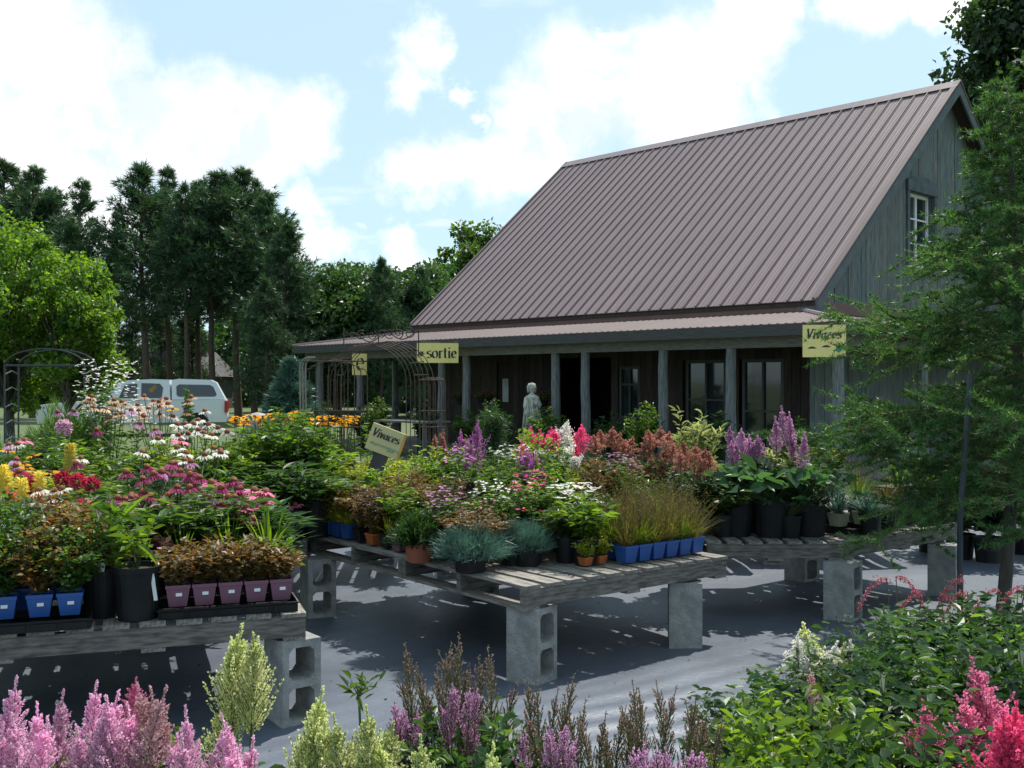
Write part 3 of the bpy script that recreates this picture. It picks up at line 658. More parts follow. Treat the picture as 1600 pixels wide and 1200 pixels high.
def tuft(seed, n, Ln, wd, arch, m, spread=.8, base=.03, zb=0., jit=.25):
    """arching blades from one crown, three segments each"""
    q = rs(seed); g = G(); th = q.rand(n)*2*np.pi; sp = spread*q.rand(n)**.7; L_ = Ln*(1-jit+jit*q.rand(n))
    t = np.array([0, .4, .75, 1.]); b = q.rand(n)*base
    hor = b[:, None]+L_[:, None]*sp[:, None]*(t+arch*t**2)/(1+arch)
    z = zb+L_[:, None]*(np.cos(sp*.9)[:, None]*t-arch*sp[:, None]*.55*t**2.2)
    z = np.maximum(z, zb-.06)
    x, y = hor*np.cos(th)[:, None], hor*np.sin(th)[:, None]; P = np.stack([x, y, z], -1)
    side = np.stack([-np.sin(th), np.cos(th), 0*th], -1)
    ww = wd*np.array([.6, 1, .7, .05]); A = P+side[:, None]*ww[None, :, None]/2; C_ = P-side[:, None]*ww[None, :, None]/2
    V = np.stack([A, C_], 2).reshape(-1, 3); base_ = g.n; g.v.append(V); g.n += len(V)
    idx = np.arange(n*8).reshape(n, 4, 2)
    qd = np.stack([idx[:, :-1, 0], idx[:, :-1, 1], idx[:, 1:, 1], idx[:, 1:, 0]], -1).reshape(-1, 4); g.f.append(qd); g.m.append((len(qd), 0))
    return g.mesh('foliage', [m])
def needles(seed, n, Rr, H, ln, wd, m, zb=0.):
    """dense cushion of fine leaves, pointing out of a dome"""
    q = rs(seed); d = q.randn(n, 3); d[:, 2] = np.abs(d[:, 2]); d = norm(d); k = (.35+.65*q.rand(n))[:, None]
    lump = 1+.18*np.sin(d[:, :1]*7+seed)*np.sin(d[:, 1:2]*6)
    p = d*np.array([Rr, Rr, H])*k*lump; p[:, 2] += zb
    dd = d+q.randn(n, 3)*.45+np.array([0, 0, .3]); g = G(); s = .6+.7*q.rand(n)
    g.inst(NEEDLE, frames(dd, q.randn(n, 3)), p, np.stack([wd*s, ln*s], -1), 0); return g.mesh('foliage', [m])
def plume(seed, L_, Wd, nbr, nfl, fs, m, ang=.75, stem=STEMG, tip=1.0, droop=0., fill=1.):
    """flower plume: a stalk with tapering side sprays of tiny florets, root at z=0, tip at L; the top is a thin spire"""
    q = rs(seed); g = G(); nbr = int(nbr*.62); nfl = int(nfl*1.7)
    h = .03+.80*(np.arange(nbr)+q.rand(nbr)*.8)/nbr; k_ = (1-h/.86)
    ln = Wd*(k_**.95)*(.55+.75*q.rand(nbr))*np.clip(h*9+.35, 0, 1)+.006; th = np.arange(nbr)*2.399+q.rand(nbr)*.9
    up = ang*(.85+.4*q.rand(nbr)); t = np.linspace(0, 1, 4)
    def pos(hh, tt, l, a, u):
        x = l*tt*np.cos(a); y = l*tt*np.sin(a); z = hh*L_+l*u*(tt*.75+.35*tt**2)-droop*l*tt**2*1.2; return np.stack([x, y, z], -1)
    g.tubes(pos(h[:, None], t[None], ln[:, None], th[:, None], up[:, None]), .0009, 3, 1)
    g.tubes([[(0, 0, -.02), (0, 0, L_*.5), (0, 0, L_*.98)]], [[.0026, .0018, .0007]], 4, 1)
    hh = np.repeat(h, nfl); tt = .08+.92*q.rand(nbr*nfl)**.85; l = np.repeat(ln, nfl); a = np.repeat(th, nfl); u = np.repeat(up, nfl)
    wob_ = (1.15-tt)[:, None]*fs*.62*fill
    p = pos(hh, tt, l, a, u)+q.randn(nbr*nfl, 3)*wob_
    ne = nfl*4; e = q.rand(ne); zt_ = L_*(.55+.45*e); ext = np.stack([q.randn(ne)*fs*.42*(1.1-e), q.randn(ne)*fs*.42*(1.1-e), zt_], -1); p = np.concatenate([p, ext])
    d = np.concatenate([np.stack([np.cos(a), np.sin(a), u*.6+.2], -1), q.randn(ne, 3)*.35+np.array([0, 0, 1])])+q.randn(len(p), 3)*.55
    s = fs*(.6+.6*q.rand(len(p))); g.inst(FLOR, frames(d, q.randn(len(p), 3)), p, np.stack([s*.7, s], -1), 0)
    b1, b2 = q.randn()*.10*L_, q.randn()*.06*L_
    for a_ in g.v: f_ = np.clip(a_[:, 2]/L_, 0, 1.1)**2; a_[:, 0] += b1*f_; a_[:, 1] += b2*f_
    return g.mesh('plume', [m, stem])
def daisy(npet, pl_, pwid, droop, m, seed=0, rows=1):
    q = rs(seed); g = G()
    for r_ in range(rows):
        a = np.arange(npet)*2*np.pi/npet+q.rand(npet)*.15+r_*.2; up = -droop+q.randn(npet)*.12+r_*.45
        d = np.stack([np.cos(a), np.sin(a), up], -1); loc = norm(d*[1, 1, 0])*.010; loc[:, 2] = 0.002*r_
        s = (.88+.2*q.rand(npet))*(1-.2*r_)
        g.inst(LEAF6, frames(d, np.tile([[0, 0, 1.]], (npet, 1))), loc, np.stack([pwid*s, pl_*s], -1), 0)
    return g.mesh('petals', [m])
def cone(r, h, m):
    g = G(); g.lathe([(r*.75, -.004), (r, 0), (r*.98, h*.35), (r*.75, h*.72), (r*.4, h*.94), (.0005, h)], 12); return g.mesh('cone', m, True)
def pompom(r, m, seed, n=150):
    q = rs(seed); d = q.randn(n, 3); d[:, 2] += .35; d = norm(d); g = G(); p = d*r*.45
    g.inst(LEAF6, frames(d, q.randn(n, 3)), p, np.tile([[r*.45, r*.75]], (n, 1)), 0); return g.mesh('petals', [m])
def poker(L_, r, m, seed, m2=None):
    q = rs(seed); n = 220; t = q.rand(n); a = q.rand(n)*2*np.pi; rr = r*np.sin(np.pi*(.12+.83*t))**.6*.7
    p = np.stack([rr*np.cos(a), rr*np.sin(a), t*L_], -1); d = np.stack([np.cos(a), np.sin(a), -1.0+1.7*t], -1)
    g = G(); g.inst(LEAF4, frames(d, q.randn(n, 3)), p, np.tile([[r*.4, r*1.1]], (n, 1)), 0); g.lathe([(.002, 0), (r*.6, L_*.1), (r*.6, L_*.8), (.001, L_)], 8); return g.mesh('flower_spike', [m])
def lily_cluster(n, Rr, hz, fs, m, seed, zb):
    q = rs(seed); g = G(); a = q.rand(n)*2*np.pi; r_ = Rr*np.sqrt(q.rand(n)); c = np.stack([r_*np.cos(a), r_*np.sin(a), zb+hz*q.rand(n)], -1)
    k = 5; C_ = np.repeat(c, k, 0); b = np.tile(np.arange(k)*2*np.pi/k, n)+np.repeat(q.rand(n)*3, k); d = np.stack([np.cos(b), np.sin(b), .35+0*b], -1)+np.repeat(q.randn(n, 3)*.35, k, 0)
    g.inst(LEAF6, frames(d, np.tile([[0, 0, 1.]], (len(C_), 1))), C_, np.tile([[fs*.7, fs]], (len(C_), 1)), 0); return g.mesh('blossoms', [m])

# pots
def roundpot(r, h, m):
    g = G(); g.lathe([(r*.78, 0), (r*.80, .004), (r*.97, h*.88), (r*1.04, h*.885), (r*1.06, h), (r*1.0, h), (r*.95, h*.9)], 22, 0, wob=lambda th, z: 1+.012*np.sign(np.sin(th*11))*(z < h*.85))
    g.raw([(r*.95*math.cos(i*.524), r*.95*math.sin(i*.524), h*.9) for i in range(12)], [tuple(range(12))], 1)
    g.raw([(r*.79*math.cos(i*.524), r*.79*math.sin(i*.524), .003) for i in range(12)], [tuple(range(12))[::-1]], 0); return g.mesh('pot', [m, SOIL], False)
def sqpot(w_, h, m):
    g = G(); a, b = w_*.36, w_*.47; e = w_*.5
    def ring(s, z): return [(-s, -s, z), (s, -s, z), (s, s, z), (-s, s, z)]
    v = ring(a, 0)+ring(b, h*.84)+ring(e, h*.85)+ring(e, h)+ring(b*.94, h)+ring(b*.92, h*.88); f = [(3,2,1,0)]
    for k in range(5):
        for i in range(4): f.append((4*k+i, 4*k+(i+1) % 4, 4*k+4+(i+1) % 4, 4*k+4+i))
    g.raw(v, f, 0); g.raw(ring(b*.92, h*.88), [(0,1,2,3)], 1); return g.mesh('pot', [m, SOIL])
POT = {'black': roundpot(.095, .21, PLBLK), 'bigblack': roundpot(.125, .25, PLBLK), 'smallblack': roundpot(.075, .15, PLBLK), 'blue': sqpot(.105, .095, PLBLU), 'mauve': sqpot(.105, .095, PLMAU), 'orange': sqpot(.10, .07, PLORA), 'dark': sqpot(.10, .085, PLBLK),
       'terra': roundpot(.085, .11, TERRA), 'bowl': roundpot(.10, .12, PLBLK), 'beige': sqpot(.11, .09, BEIGE)}
POTH = {'black': .19, 'bigblack': .225, 'smallblack': .135, 'blue': .085, 'mauve': .085, 'orange': .06, 'dark': .076, 'terra': .098, 'bowl': .105, 'beige': .08, None: 0}
TAGM = boxmesh('tag', WHITE, .022, .002, .085); TAGY = boxmesh('tag', YTAG, .022, .002, .085); STICK = boxmesh('sticker', WHITE, .026, .0015, .014)
def tray(label, x, y, z, rz, w_, d_, group=None):
    g = G(); h = .045
    g.box(-w_/2, w_/2, -d_/2, d_/2, 0, .004)
    for a in ((-w_/2, -w_/2+.004, -d_/2, d_/2), (w_/2-.004, w_/2, -d_/2, d_/2), (-w_/2+.004, w_/2-.004, -d_/2, -d_/2+.004), (-w_/2+.004, w_/2-.004, d_/2-.004, d_/2)): g.box(*a, .004, h)
    for a in ((-w_/2-.008, w_/2+.008, -d_/2-.010, -d_/2-.001), (-w_/2-.008, w_/2+.008, d_/2+.001, d_/2+.010)): g.box(*a, h-.006, h)
    n = int(w_/.105)
    for i in range(n): g.box(-w_/2+.012+i*w_/n, -w_/2+w_/n-.012+i*w_/n, -d_/2-.006, -d_/2-.001, .004, h-.012)
    return tag(ob('plant_tray', g.mesh('plant_tray', PLBLK), None, (x, y, z), (0, 0, rz)), label, 'tray', group)

_later()
# foliage library
FO = {}
def fo(key, f):
    if key not in FO: FO[key] = f()
    return FO[key]
def leafy(v=0, m=L_MID, mk='mid', dens=1.): return fo(('leafy', v, mk, dens), lambda: stems_leaves(10+v, int(34*dens), 34, .62, .24, .060, .026, m=m))
def leafy_big(v=0, m=L_BRIGHT, mk='bright'): return fo(('lb', v, mk), lambda: stems_leaves(30+v, 44, 36, .72, .30, .075, .034, m=m, up=.35))
def cone_leaf(v=0): return fo(('cl', v), lambda: stems_leaves(50+v, 30, 22, .5, .22, .11, .03, m=L_DARK if v % 2 else L_MID, up=.5, t0=.08))
def fern(v=0, m=L_YEL, mk='yel'): return fo(('fern', v, mk), lambda: stems_leaves(70+v, 46, 42, .42, .22, .045, .016, tm=LEAF4, m=m, up=.3, jit=.05, prof=1.0))
def low(v=0, m=L_RED, mk='red'): return fo(('low', v, mk), lambda: stems_leaves(90+v, 40, 22, .17, .10, .035, .020, tm=LEAF4, m=m, jit=.03))
def geran(v=0, m=L_RED, mk='ger'): return fo(('ger', v, mk), lambda: stems_leaves(110+v, 60, 36, .34, .19, .034, .022, tm=LEAF4, m=(L_MID if mk == 'green' else m), jit=.05))
def astf(v=0, m=L_DARK, mk='dk'): return fo(('ast', v, mk), lambda: stems_leaves(130+v, 46, 52, .42, .27, .043, .024, m=m, jit=.07, up=.2, spread=.8))
def finegrass(v=0, m=L_TAN, mk='tan'): return fo(('fg', v, mk), lambda: tuft(150+v, 300, .34, .0026, .5, m, spread=1.1, base=.05, jit=.65))
def seedgrass(seed, m=L_OLIVE, m2=L_TAN):
    me = tuft(seed, 320, .30, .0026, .5, m, spread=1.0, base=.05, jit=.7); q = rs(seed); g = G(); n = 60
    th = q.rand(n)*6.283; sp = .75*q.rand(n); L_ = .22+.16*q.rand(n); t = np.linspace(0, 1, 5)
    P = np.stack([np.cos(th)[:, None]*L_[:, None]*sp[:, None]*t**1.5, np.sin(th)[:, None]*L_[:, None]*sp[:, None]*t**1.5, L_[:, None]*t*(1-.25*sp[:, None])], -1); g.tubes(P, .0008, 3, 0)
    k = 16; u = .55+.5*q.rand(n, k); c = P[:, 2][:, None]+(P[:, 4]-P[:, 2])[:, None]*((u-.5)*2)[..., None]; c = c.reshape(-1, 3)+q.randn(n*k, 3)*.007
    g.inst(FLOR, frames(q.randn(n*k, 3), q.randn(n*k, 3)), c, np.tile([[.004, .008]], (n*k, 1)), 0)
    v = np.empty(len(me.vertices)*3, np.float32); me.vertices.foreach_get('co', v); f = np.array([p.vertices[:] for p in me.polygons]); g2 = g.n; g.v.append(v.reshape(-1, 3)); g.n += len(me.vertices); g.f.append(f+g2); g.m.append((len(f), 1)); bpy.data.meshes.remove(me)
    return g.mesh('foliage', [m2, m])
def sg(v): return fo(('sg', v), lambda: seedgrass(160+v, [L_OLIVE, L_BRIGHT, L_OLIVE][v % 3], [L_TAN, L_OLIVE, L_OLIVE][v % 3]))
def dots(v, col, mk, n=60): 
    def f():
        me = lily_cluster(n, .13, .12, .016, col, 700+v, .20); return me
    return fo(('dots', v, mk), f)
def hosta(v=0): return fo(('ho', v), lambda: stems_leaves(170+v, 56, 1, .24, .27, .15, .10, m=L_HOSTA, up=.25, t0=.7, stem_r=.003, spread=.8))
def cushion(v=0): return fo(('cu', v), lambda: needles(190+v, 6500, .18, .15, .055, .0032, L_BLUE, zb=-.02))
def darkround(v=0): return fo(('dr', v), lambda: needles(200+v, 3000, .13, .16, .035, .007, L_DARK))
def sword(v=0, m=L_BRIGHT, mk='b'): return fo(('sw', v, mk), lambda: tuft(210+v, 46, .36, .016, .8, m, spread=.75))

def place(name, label, cat, x, y, z, fol, pot='black', s=1., rz=None, parts=(), group=None, ph=None, tagc=None, stick=False, fsc=None):
    rz = rnd.uniform(0, 6.28) if rz is None else rz
    t = thing(name, label, cat, (x, y, z), 0, group)
    h = POTH[pot] if ph is None else ph
    if pot: ob('pot', POT[pot], t, (0, 0, 0), (0, 0, rz if pot in ('black', 'bigblack', 'smallblack', 'terra') else 0), 1)
    if fol is not None: ob('foliage', fol, t, (0, 0, h), (0, 0, rz), fsc if fsc else s, kind='stuff')
    if tagc: ob('tag', TAGM if tagc == 'w' else TAGY, t, (rnd.uniform(-.03,.06), -.07, h-.01), (R(-12), R(rnd.uniform(-14,14)), 0))
    if stick and pot: ob('sticker', STICK, t, (.004, -.0455*1.0-.003, POTH[pot]*.55), (R(-9), 0, 0))
    return t
def stems(t, base_h, heads, r=.0028, m=STEMG):
    g = G(); P = []
    for (x, y, z, lx, ly) in heads:
        b = np.array([x*.15, y*.15, base_h]); e = np.array([x, y, z]); mid = (b+e)/2+np.array([x*.12+lx, y*.12+ly, 0]); tt = np.linspace(0, 1, 6)[:, None]
        P.append((1-tt)**2*b+2*tt*(1-tt)*mid+tt**2*e)
    g.tubes(P, r, 4, 0); ob('stems', g.mesh('stems', [m]), t)

# flower heads
CONE_O = cone(.0165, .021, P_CONE); CONE_D = cone(.012, .011, P_CONED); CONE_Y = cone(.010, .008, P_YEL)
DA = {'pink': daisy(14, .042, .017, .75, P_LILAC, 1), 'mag': daisy(15, .040, .015, .62, P_MAG, 2), 'magdroop': daisy(13, .038, .017, .95, P_MAG, 3), 'white': daisy(15, .040, .015, .35, P_WHITE, 4), 'cream': daisy(14, .038, .015, .5, petal('creampink', (.7,.45,.35), (.7,.6,.4)), 5),
      'yel': daisy(13, .034, .013, .1, P_YEL, 6), 'rose': daisy(16, .040, .015, .15, P_ROSE, 7), 'crim': daisy(14, .036, .016, .4, P_CRIM, 8)}
PP = {'crim': pompom(.036, P_CRIM, 1), 'pinkpom': pompom(.045, P_PINK, 2), 'rosepom': pompom(.030, P_ROSE, 3)}
PK = {'pky': poker(.13, .022, P_LEM, 1), 'pkr': poker(.12, .020, P_ORG, 2), 'pkc': poker(.12, .021, P_CRIM, 3)}
def head(t, kd, p, sc_=1., lean=(0, 0)):
    rx = lean[0]+rnd.uniform(-.25, .25); ry = lean[1]+rnd.uniform(-.25, .25); rz = rnd.uniform(0, 6)
    if kd in DA:
        o = ob('flower', DA[kd], t, p, (rx, ry, rz), sc_); ob('cone', CONE_D if kd == 'yel' else CONE_O, o, (0, 0, .001))
    elif kd in PP: ob('flower', PP[kd], t, p, (rx, ry, rz), sc_)
    elif kd in PK: ob('flower_spike', PK[kd], t, p, (rx*.3, ry*.3, rz), sc_)

# ------------------------------------------------------------------ coneflower field on the left
heads = [(90,645,'pink'),(115,643,'pink'),(100,668,'pinkpom'),(205,642,'pink'),(218,663,'pink'),(243,673,'pink'),(151,673,'magdroop'),(39,690,'rose'),(282,690,'rose'),(30,738,'crim'),(97,748,'PC'),(122,752,'PC'),(143,757,'PC'),(130,793,'PC'),(89,807,'PC'),
 (198,739,'mag'),(230,731,'mag'),(223,750,'mag'),(240,742,'mag'),(268,726,'mag'),(281,738,'mag'),(297,743,'mag'),(312,748,'mag'),(277,763,'mag'),(297,763,'magdroop'),(346,760,'mag'),(367,753,'mag'),(375,765,'magdroop'),(223,770,'mag'),(211,779,'mag'),(195,782,'mag'),(234,776,'mag'),
 (357,778,'mag'),(383,784,'mag'),(363,789,'mag'),(385,797,'rose'),(413,786,'rose'),(394,813,'rose'),(407,832,'rose'),(268,797,'rosepom'),(283,798,'rosepom'),(299,790,'pink'),(281,826,'rose'),(266,830,'mag'),(259,832,'rosepom'),(281,852,'rosepom'),(181,820,'mag'),(170,824,'mag'),(163,834,'mag'),(144,818,'mag'),(207,865,'rose'),(461,790,'rose'),(415,770,'rose'),
 (270,652,'white'),(320,643,'white'),(310,658,'white'),(283,670,'white'),(294,679,'white'),(310,673,'white'),(341,670,'white'),(300,664,'white'),(326,664,'white'),(330,681,'white'),(278,681,'white'),(355,676,'white'),(247,687,'white'),(223,708,'white'),(289,721,'white'),(320,712,'white'),(333,702,'white'),(345,706,'white'),(45,785,'white'),(81,781,'white'),(113,792,'white'),(84,768,'white'),(79,795,'white'),(30,795,'white'),(126,718,'white'),(10,770,'white'),
 (12,705,'yel'),(42,731,'yel'),(382,663,'yel'),(8,738,'yel'),(270,640,'yel'),
 (140,625,'cream'),(178,626,'cream'),(196,632,'cream'),(215,634,'cream'),(232,640,'cream'),(250,648,'cream'),(190,648,'cream'),(225,652,'cream'),(165,640,'cream'),(262,632,'cream'),(240,628,'cream'),(170,655,'cream'),(290,645,'cream'),
 (109,716,'pky'),(12,765,'pky'),(34,772,'pky'),(62,762,'pky'),(104,815,'pky'),(4,752,'pky'),(50,762,'pkc'),(62,792,'pkr'),(22,790,'pkr')]
_q = random.Random(21)
for _ in range(15): heads.append((_q.uniform(180, 330), _q.uniform(722, 800), _q.choice(['mag', 'mag', 'magdroop', 'pink'])))
for _ in range(14): heads.append((_q.uniform(330, 420), _q.uniform(750, 830), _q.choice(['mag', 'magdroop', 'rose'])))
for _ in range(12): heads.append((_q.uniform(150, 330), _q.uniform(800, 860), _q.choice(['mag', 'rosepom', 'rose'])))
for _ in range(7): heads.append((_q.uniform(235, 350), _q.uniform(655, 715), 'white'))
for _ in range(9): heads.append((_q.uniform(0, 200), _q.uniform(690, 745), _q.choice(['white', 'yel', 'pink', 'mag'])))
for _ in range(5): heads.append((_q.uniform(10, 120), _q.uniform(765, 815), 'white'))
for _ in range(16): heads.append((_q.uniform(130, 300), _q.uniform(618, 652), 'cream'))
def hd(px, py):
    if py < 655: return 7.9
    return float(np.interp(py, [655, 700, 740, 790, 830, 870], [7.3, 6.5, 5.75, 5.4, 5.2, 5.0]))
ecp = [  # px, depth, label, leaf
 (62, 5.45, 'torch lily clump with yellow and orange pokers among white daisies at the left edge', 'torch lily'),
 (125, 5.75, 'coneflower with round crimson pompom heads near the left', 'coneflower'),
 (170, 5.2, 'coneflower with small purple-pink daisies above the black pots', 'coneflower'),
 (225, 5.9, 'coneflower crowded with orange-centred magenta heads, left of the darker clump', 'coneflower'),
 (290, 5.85, 'coneflower with a flat row of small magenta heads in the middle of the left display', 'coneflower'),
 (275, 5.2, 'coneflower with red double heads over broad green leaves', 'coneflower'),
 (365, 5.75, 'coneflower with drooping magenta heads beside the leafy green mass', 'coneflower'),
 (408, 5.35, 'slender coneflower with starry rose heads at the right end of the left display', 'coneflower'),
 (300, 7.2, 'white daisy plant in front of the pickup truck bed', 'daisy plant'),
 (345, 7.0, 'white daisy plant left of the leafy green mass', 'daisy plant'),
 (95, 7.5, 'tall pink coneflower standing highest at the left', 'coneflower'),
 (220, 7.6, 'tall pale pink coneflower in front of the pickup cab', 'coneflower'),
 (170, 8.3, 'cream and peach coneflower below the white flowering shrub', 'coneflower'),
 (255, 8.3, 'cream coneflower just in front of the pickup door', 'coneflower'),
 (15, 6.6, 'golden yellow daisy plant at the left edge', 'daisy plant'),
 (385, 8.3, 'single yellow daisy plant behind the leafy green mass', 'daisy plant'),
 (455, 6.9, 'lone rose coneflower leaning over the pallet gap', 'coneflower')]
assign = {i: [] for i in range(len(ecp))}
for px, py, kd in heads:
    d = hd(px, py)
    if kd == 'cream': d = 8.3
    if (px, py) in ((461,790),): d = 6.7
    best = min(range(len(ecp)), key=lambda i: abs(X(px, d)-X(ecp[i][0], ecp[i][1]))+1.3*abs(d-ecp[i][1])+(3 if (kd.startswith('pk')) != (i == 0) and kd.startswith('pk') else 0))
    assign[best].append((px, py, d, kd))
for i, (px, d, lab, ct) in enumerate(ecp):
    x = X(px, d); tpy = float(np.interp(d, [4.9,5.2,5.6,6.2,6.9,7.4,8.4], [885,840,800,765,715,702,690])); fs = (1.1, 1.1, max(.5, (Z(tpy, d)-TOP-.2)/.55))
    t = place('coneflower' if ct == 'coneflower' else ('torch_lily' if ct == 'torch lily' else 'daisy_plant'), lab, ct, x, d, TOP, cone_leaf(i % 3) if i not in (0,) else sword(1, L_BRIGHT, 'b'), 'black', fsc=fs)
    hs = []
    for px_, py_, dd, kd in assign[i]:
        kd = {'PC': 'crim'}.get(kd, kd); dd += rnd.uniform(-.12,.12); p = (X(px_, dd)-x, dd-d, Z(py_, dd)-TOP)
        if kd in PK: p = (p[0], p[1], p[2]-.07)
        head(t, kd if not (kd == 'crim' and (px_, py_) != (30,738)) else 'crim', p, 1.15 if kd != 'rose' else 1.25) if kd != 'crim' or (px_, py_) == (30,738) else ob('flower', PP['crim'], t, p, (0, 0, rnd.uniform(0, 6)), 1.15)
        hs.append((p[0], p[1], p[2], rnd.uniform(-.03,.03), rnd.uniform(-.03,.03)))
    if hs: stems(t, .2, hs)
# filler foliage between the coneflowers
fl = [(20,5.9),(-10,5.2),(60,6.3),(105,6.6),(160,6.3),(205,6.7),(258,6.5),(320,6.4),(150,7.2),(40,7.4),(200,7.4),(265,7.6),(120,8.2),(-20,7.6),(60,8.4),(310,8.0),(345,5.3),(320,5.25),(235,5.15),(0,6.9)]
pos_words = ['at the left picture edge', 'behind the reddish bedding plants at the edge', 'behind the torch lilies', 'under the crimson pompoms', 'behind the purple-pink daisies', 'behind the orange-centred heads', 'under the magenta row', 'beside the drooping magenta heads', 'below the double pink bloom', 'by the dark garden arch', 'under the tall pale coneflowers', 'below the pickup door', 'in front of the green conifer bush',
             'in the far left corner', 'in front of the dark arch', 'below the pickup canopy', 'behind the mauve pots, right of the red heads', 'with broad leaves behind the mauve pots', 'directly behind the large black pot', 'behind the yellow daisies']
for i, (px, d) in enumerate(fl):
    mk = [(L_BRIGHT, 'bright'), (L_MID, 'mid'), (L_DARK, 'dark'), (L_LIME2, 'lime')][i % 4]
    top_py = [800,860,740,735,760,700,740,770,700,690,690,690,665,690,670,690,860,850,840,735][i]
    top_py = float(np.interp(d, [4.9,5.2,5.6,6.2,6.9,7.4,8.4], [880,838,800,765,715,700,690])); hz = max(.25, Z(top_py, d)-TOP-.19)*(1+.22*math.sin(i*2.3))
    place('leafy_perennial', ['light green', 'mid green', 'dark green', 'fresh green'][i % 4]+' leafy perennial '+pos_words[i], 'plant', X(px, d), d, TOP, leafy(i % 3, *mk), 'black', fsc=(1.15, 1.15, hz/.6))
# leafy green mass in the middle left
for i, (px, d, tp, lab) in enumerate([(365,7.35,690,'glossy leafy perennial at the left of the big green mass'),(415,7.5,672,'glossy leafy perennial forming the top of the big green mass'),(470,7.6,668,'glossy leafy perennial under the rusty arbour leg'),(500,8.2,690,'glossy leafy perennial left of the tilted sign'),(430,7.0,735,'glossy leafy perennial low in the big green mass'),(490,7.1,745,'glossy leafy perennial above the small blue pots'),(540,7.6,740,'glossy leafy perennial beneath the tilted sign'),(385,6.7,760,'glossy leafy perennial behind the drooping coneflowers'), (440,8.4,662,'glossy leafy perennial at the back beside the orange daisies')]):
    hz = (Z(tp, d)-TOP-.22)*1.12
    place('leafy_perennial', lab, 'plant', X(px, d), d, TOP, leafy_big(i % 3, L_MID if i % 3 else L_BRIGHT, 'm' if i % 3 else 'b'), 'bigblack', fsc=(1.05, 1.05, hz/.68))

# ------------------------------------------------------------------ left table, front row
def onA(s, t): return gx((-.93, 4.76), s, t, AA)
for k, lab in enumerate(['first mauve pot from the right in the front tray, with a rusty green seedling', 'second mauve pot from the right in the front tray', 'middle mauve pot of the front tray', 'second mauve pot from the left in the front tray', 'leftmost mauve pot of the front tray beside the large black pot']):
    x, y = onA(-.10-.112*k, .10); t = place('potted_seedling', lab, 'potted plant', x, y, TOP+.05, low(k % 3, L_RED if k % 2 else L_TAN, 'r%d' % (k % 2)), 'mauve', s=.95, stick=True); t.rotation_euler[2] = AA
for k, lab in enumerate(['right', 'second from right', 'middle', 'second from left', 'left']):
    x, y = onA(-.10-.112*k, .215); t = place('potted_seedling', 'mauve pot with reddish seedling in the back row of the tray, '+lab, 'potted plant', x, y, TOP+.05, low((k+1) % 3, L_MID if k == 0 else L_RED, 'q%d' % (k == 0)), 'mauve', s=1.05, stick=False); t.rotation_euler[2] = AA
x, y = onA(-.33, .157); tray('black tray holding the mauve pots', x, y, TOP, AA, .60, .25)
for k, lab in enumerate(['blue pot nearest the black pots at the right end of its tray', 'second blue pot from the right in the left tray', 'third blue pot from the right in the left tray', 'blue pot at the picture edge in the left tray']):
    x, y = onA(-.985-.118*k-(.0 if k < 2 else .02), .07); t = place('potted_seedling', lab+', bushy orange-green', 'potted plant', x, y, TOP+.05, geran(k % 3, L_RED if k % 2 else L_MID, 'gg%d' % (k % 2)), 'blue', s=.85, stick=True, fsc=(.85,.85,.8)); t.rotation_euler[2] = AA
for k, (s_, t_) in enumerate([(-1.0, .22), (-1.2, .24), (-1.42, .22), (-1.05, .42), (-1.3, .45), (-.9, .38)]):
    x, y = onA(s_, t_); t = place('bedding_plant', ['orange-tinged', 'green and red', 'yellow-green', 'rusty red', 'copper', 'olive'][k]+' cushion of bedding foliage in the left bushy clump', 'plant', x, y, TOP+.05, geran(k % 3, [L_RED, L_MID, L_YEL][k % 3] if k != 2 else L_BRIGHT, 'h%d' % (k % 3)), 'blue', fsc=(1.15, 1.15, [1.0,1.05,.95,1.12,1.15,.8][k])); t.rotation_euler[2] = AA
x, y = onA(-1.2, .12); tray('black tray holding the blue pots at the left', x, y, TOP, AA, .60, .30)
x, y = onA(-.715, .11); t = place('plant_pot', 'large ribbed black nursery pot at the front of the left pallet', 'plant pot', x, y, TOP, stems_leaves(301, 8, 9, .28, .16, .12, .035, m=L_BRIGHT), None)
ob('pot', roundpot(.105, .235, PLBLK), t); ob('tag', boxmesh('tag', WHITE, .016, .003, .14), t, (.098, -.055, .09), (0, R(-8), 0))
t.children[0].location.z = .21
x, y = onA(-.86, .22); t = place('plant_pot', 'black pot with upright white tag behind the large ribbed pot', 'plant pot', x, y, TOP, stems_leaves(302, 8, 9, .3, .16, .12, .035, m=L_MID), 'black', fsc=1.0); ob('tag', boxmesh('tag', WHITE, .036, .004, .05), t, (.02, -.09, .20), (R(-8), 0, 0))
for k, (s_, t_, lab) in enumerate([(-.12, .42, 'arching strap-leaved perennial at the right corner of the left pallet'), (-.30, .48, 'strap-leaved perennial just behind the mauve pots'), (-.52, .46, 'broad leaved perennial between black pot and mauve pots')]):
    x, y = onA(s_, t_); place('strap_leaf_plant', lab, 'plant', x, y, TOP, sword(k, L_MID if k == 2 else L_BRIGHT, 's%d' % (k == 2)), 'smallblack', s=1.0-.1*k)

# ------------------------------------------------------------------ middle table
def onB(s, t): return gx(CB, s, t)
def put(name, label, cat, px, d, fol, pot='black', **k): return place(name, label, cat, X(px, d), d, k.pop('z', TOP), fol, pot, **k)
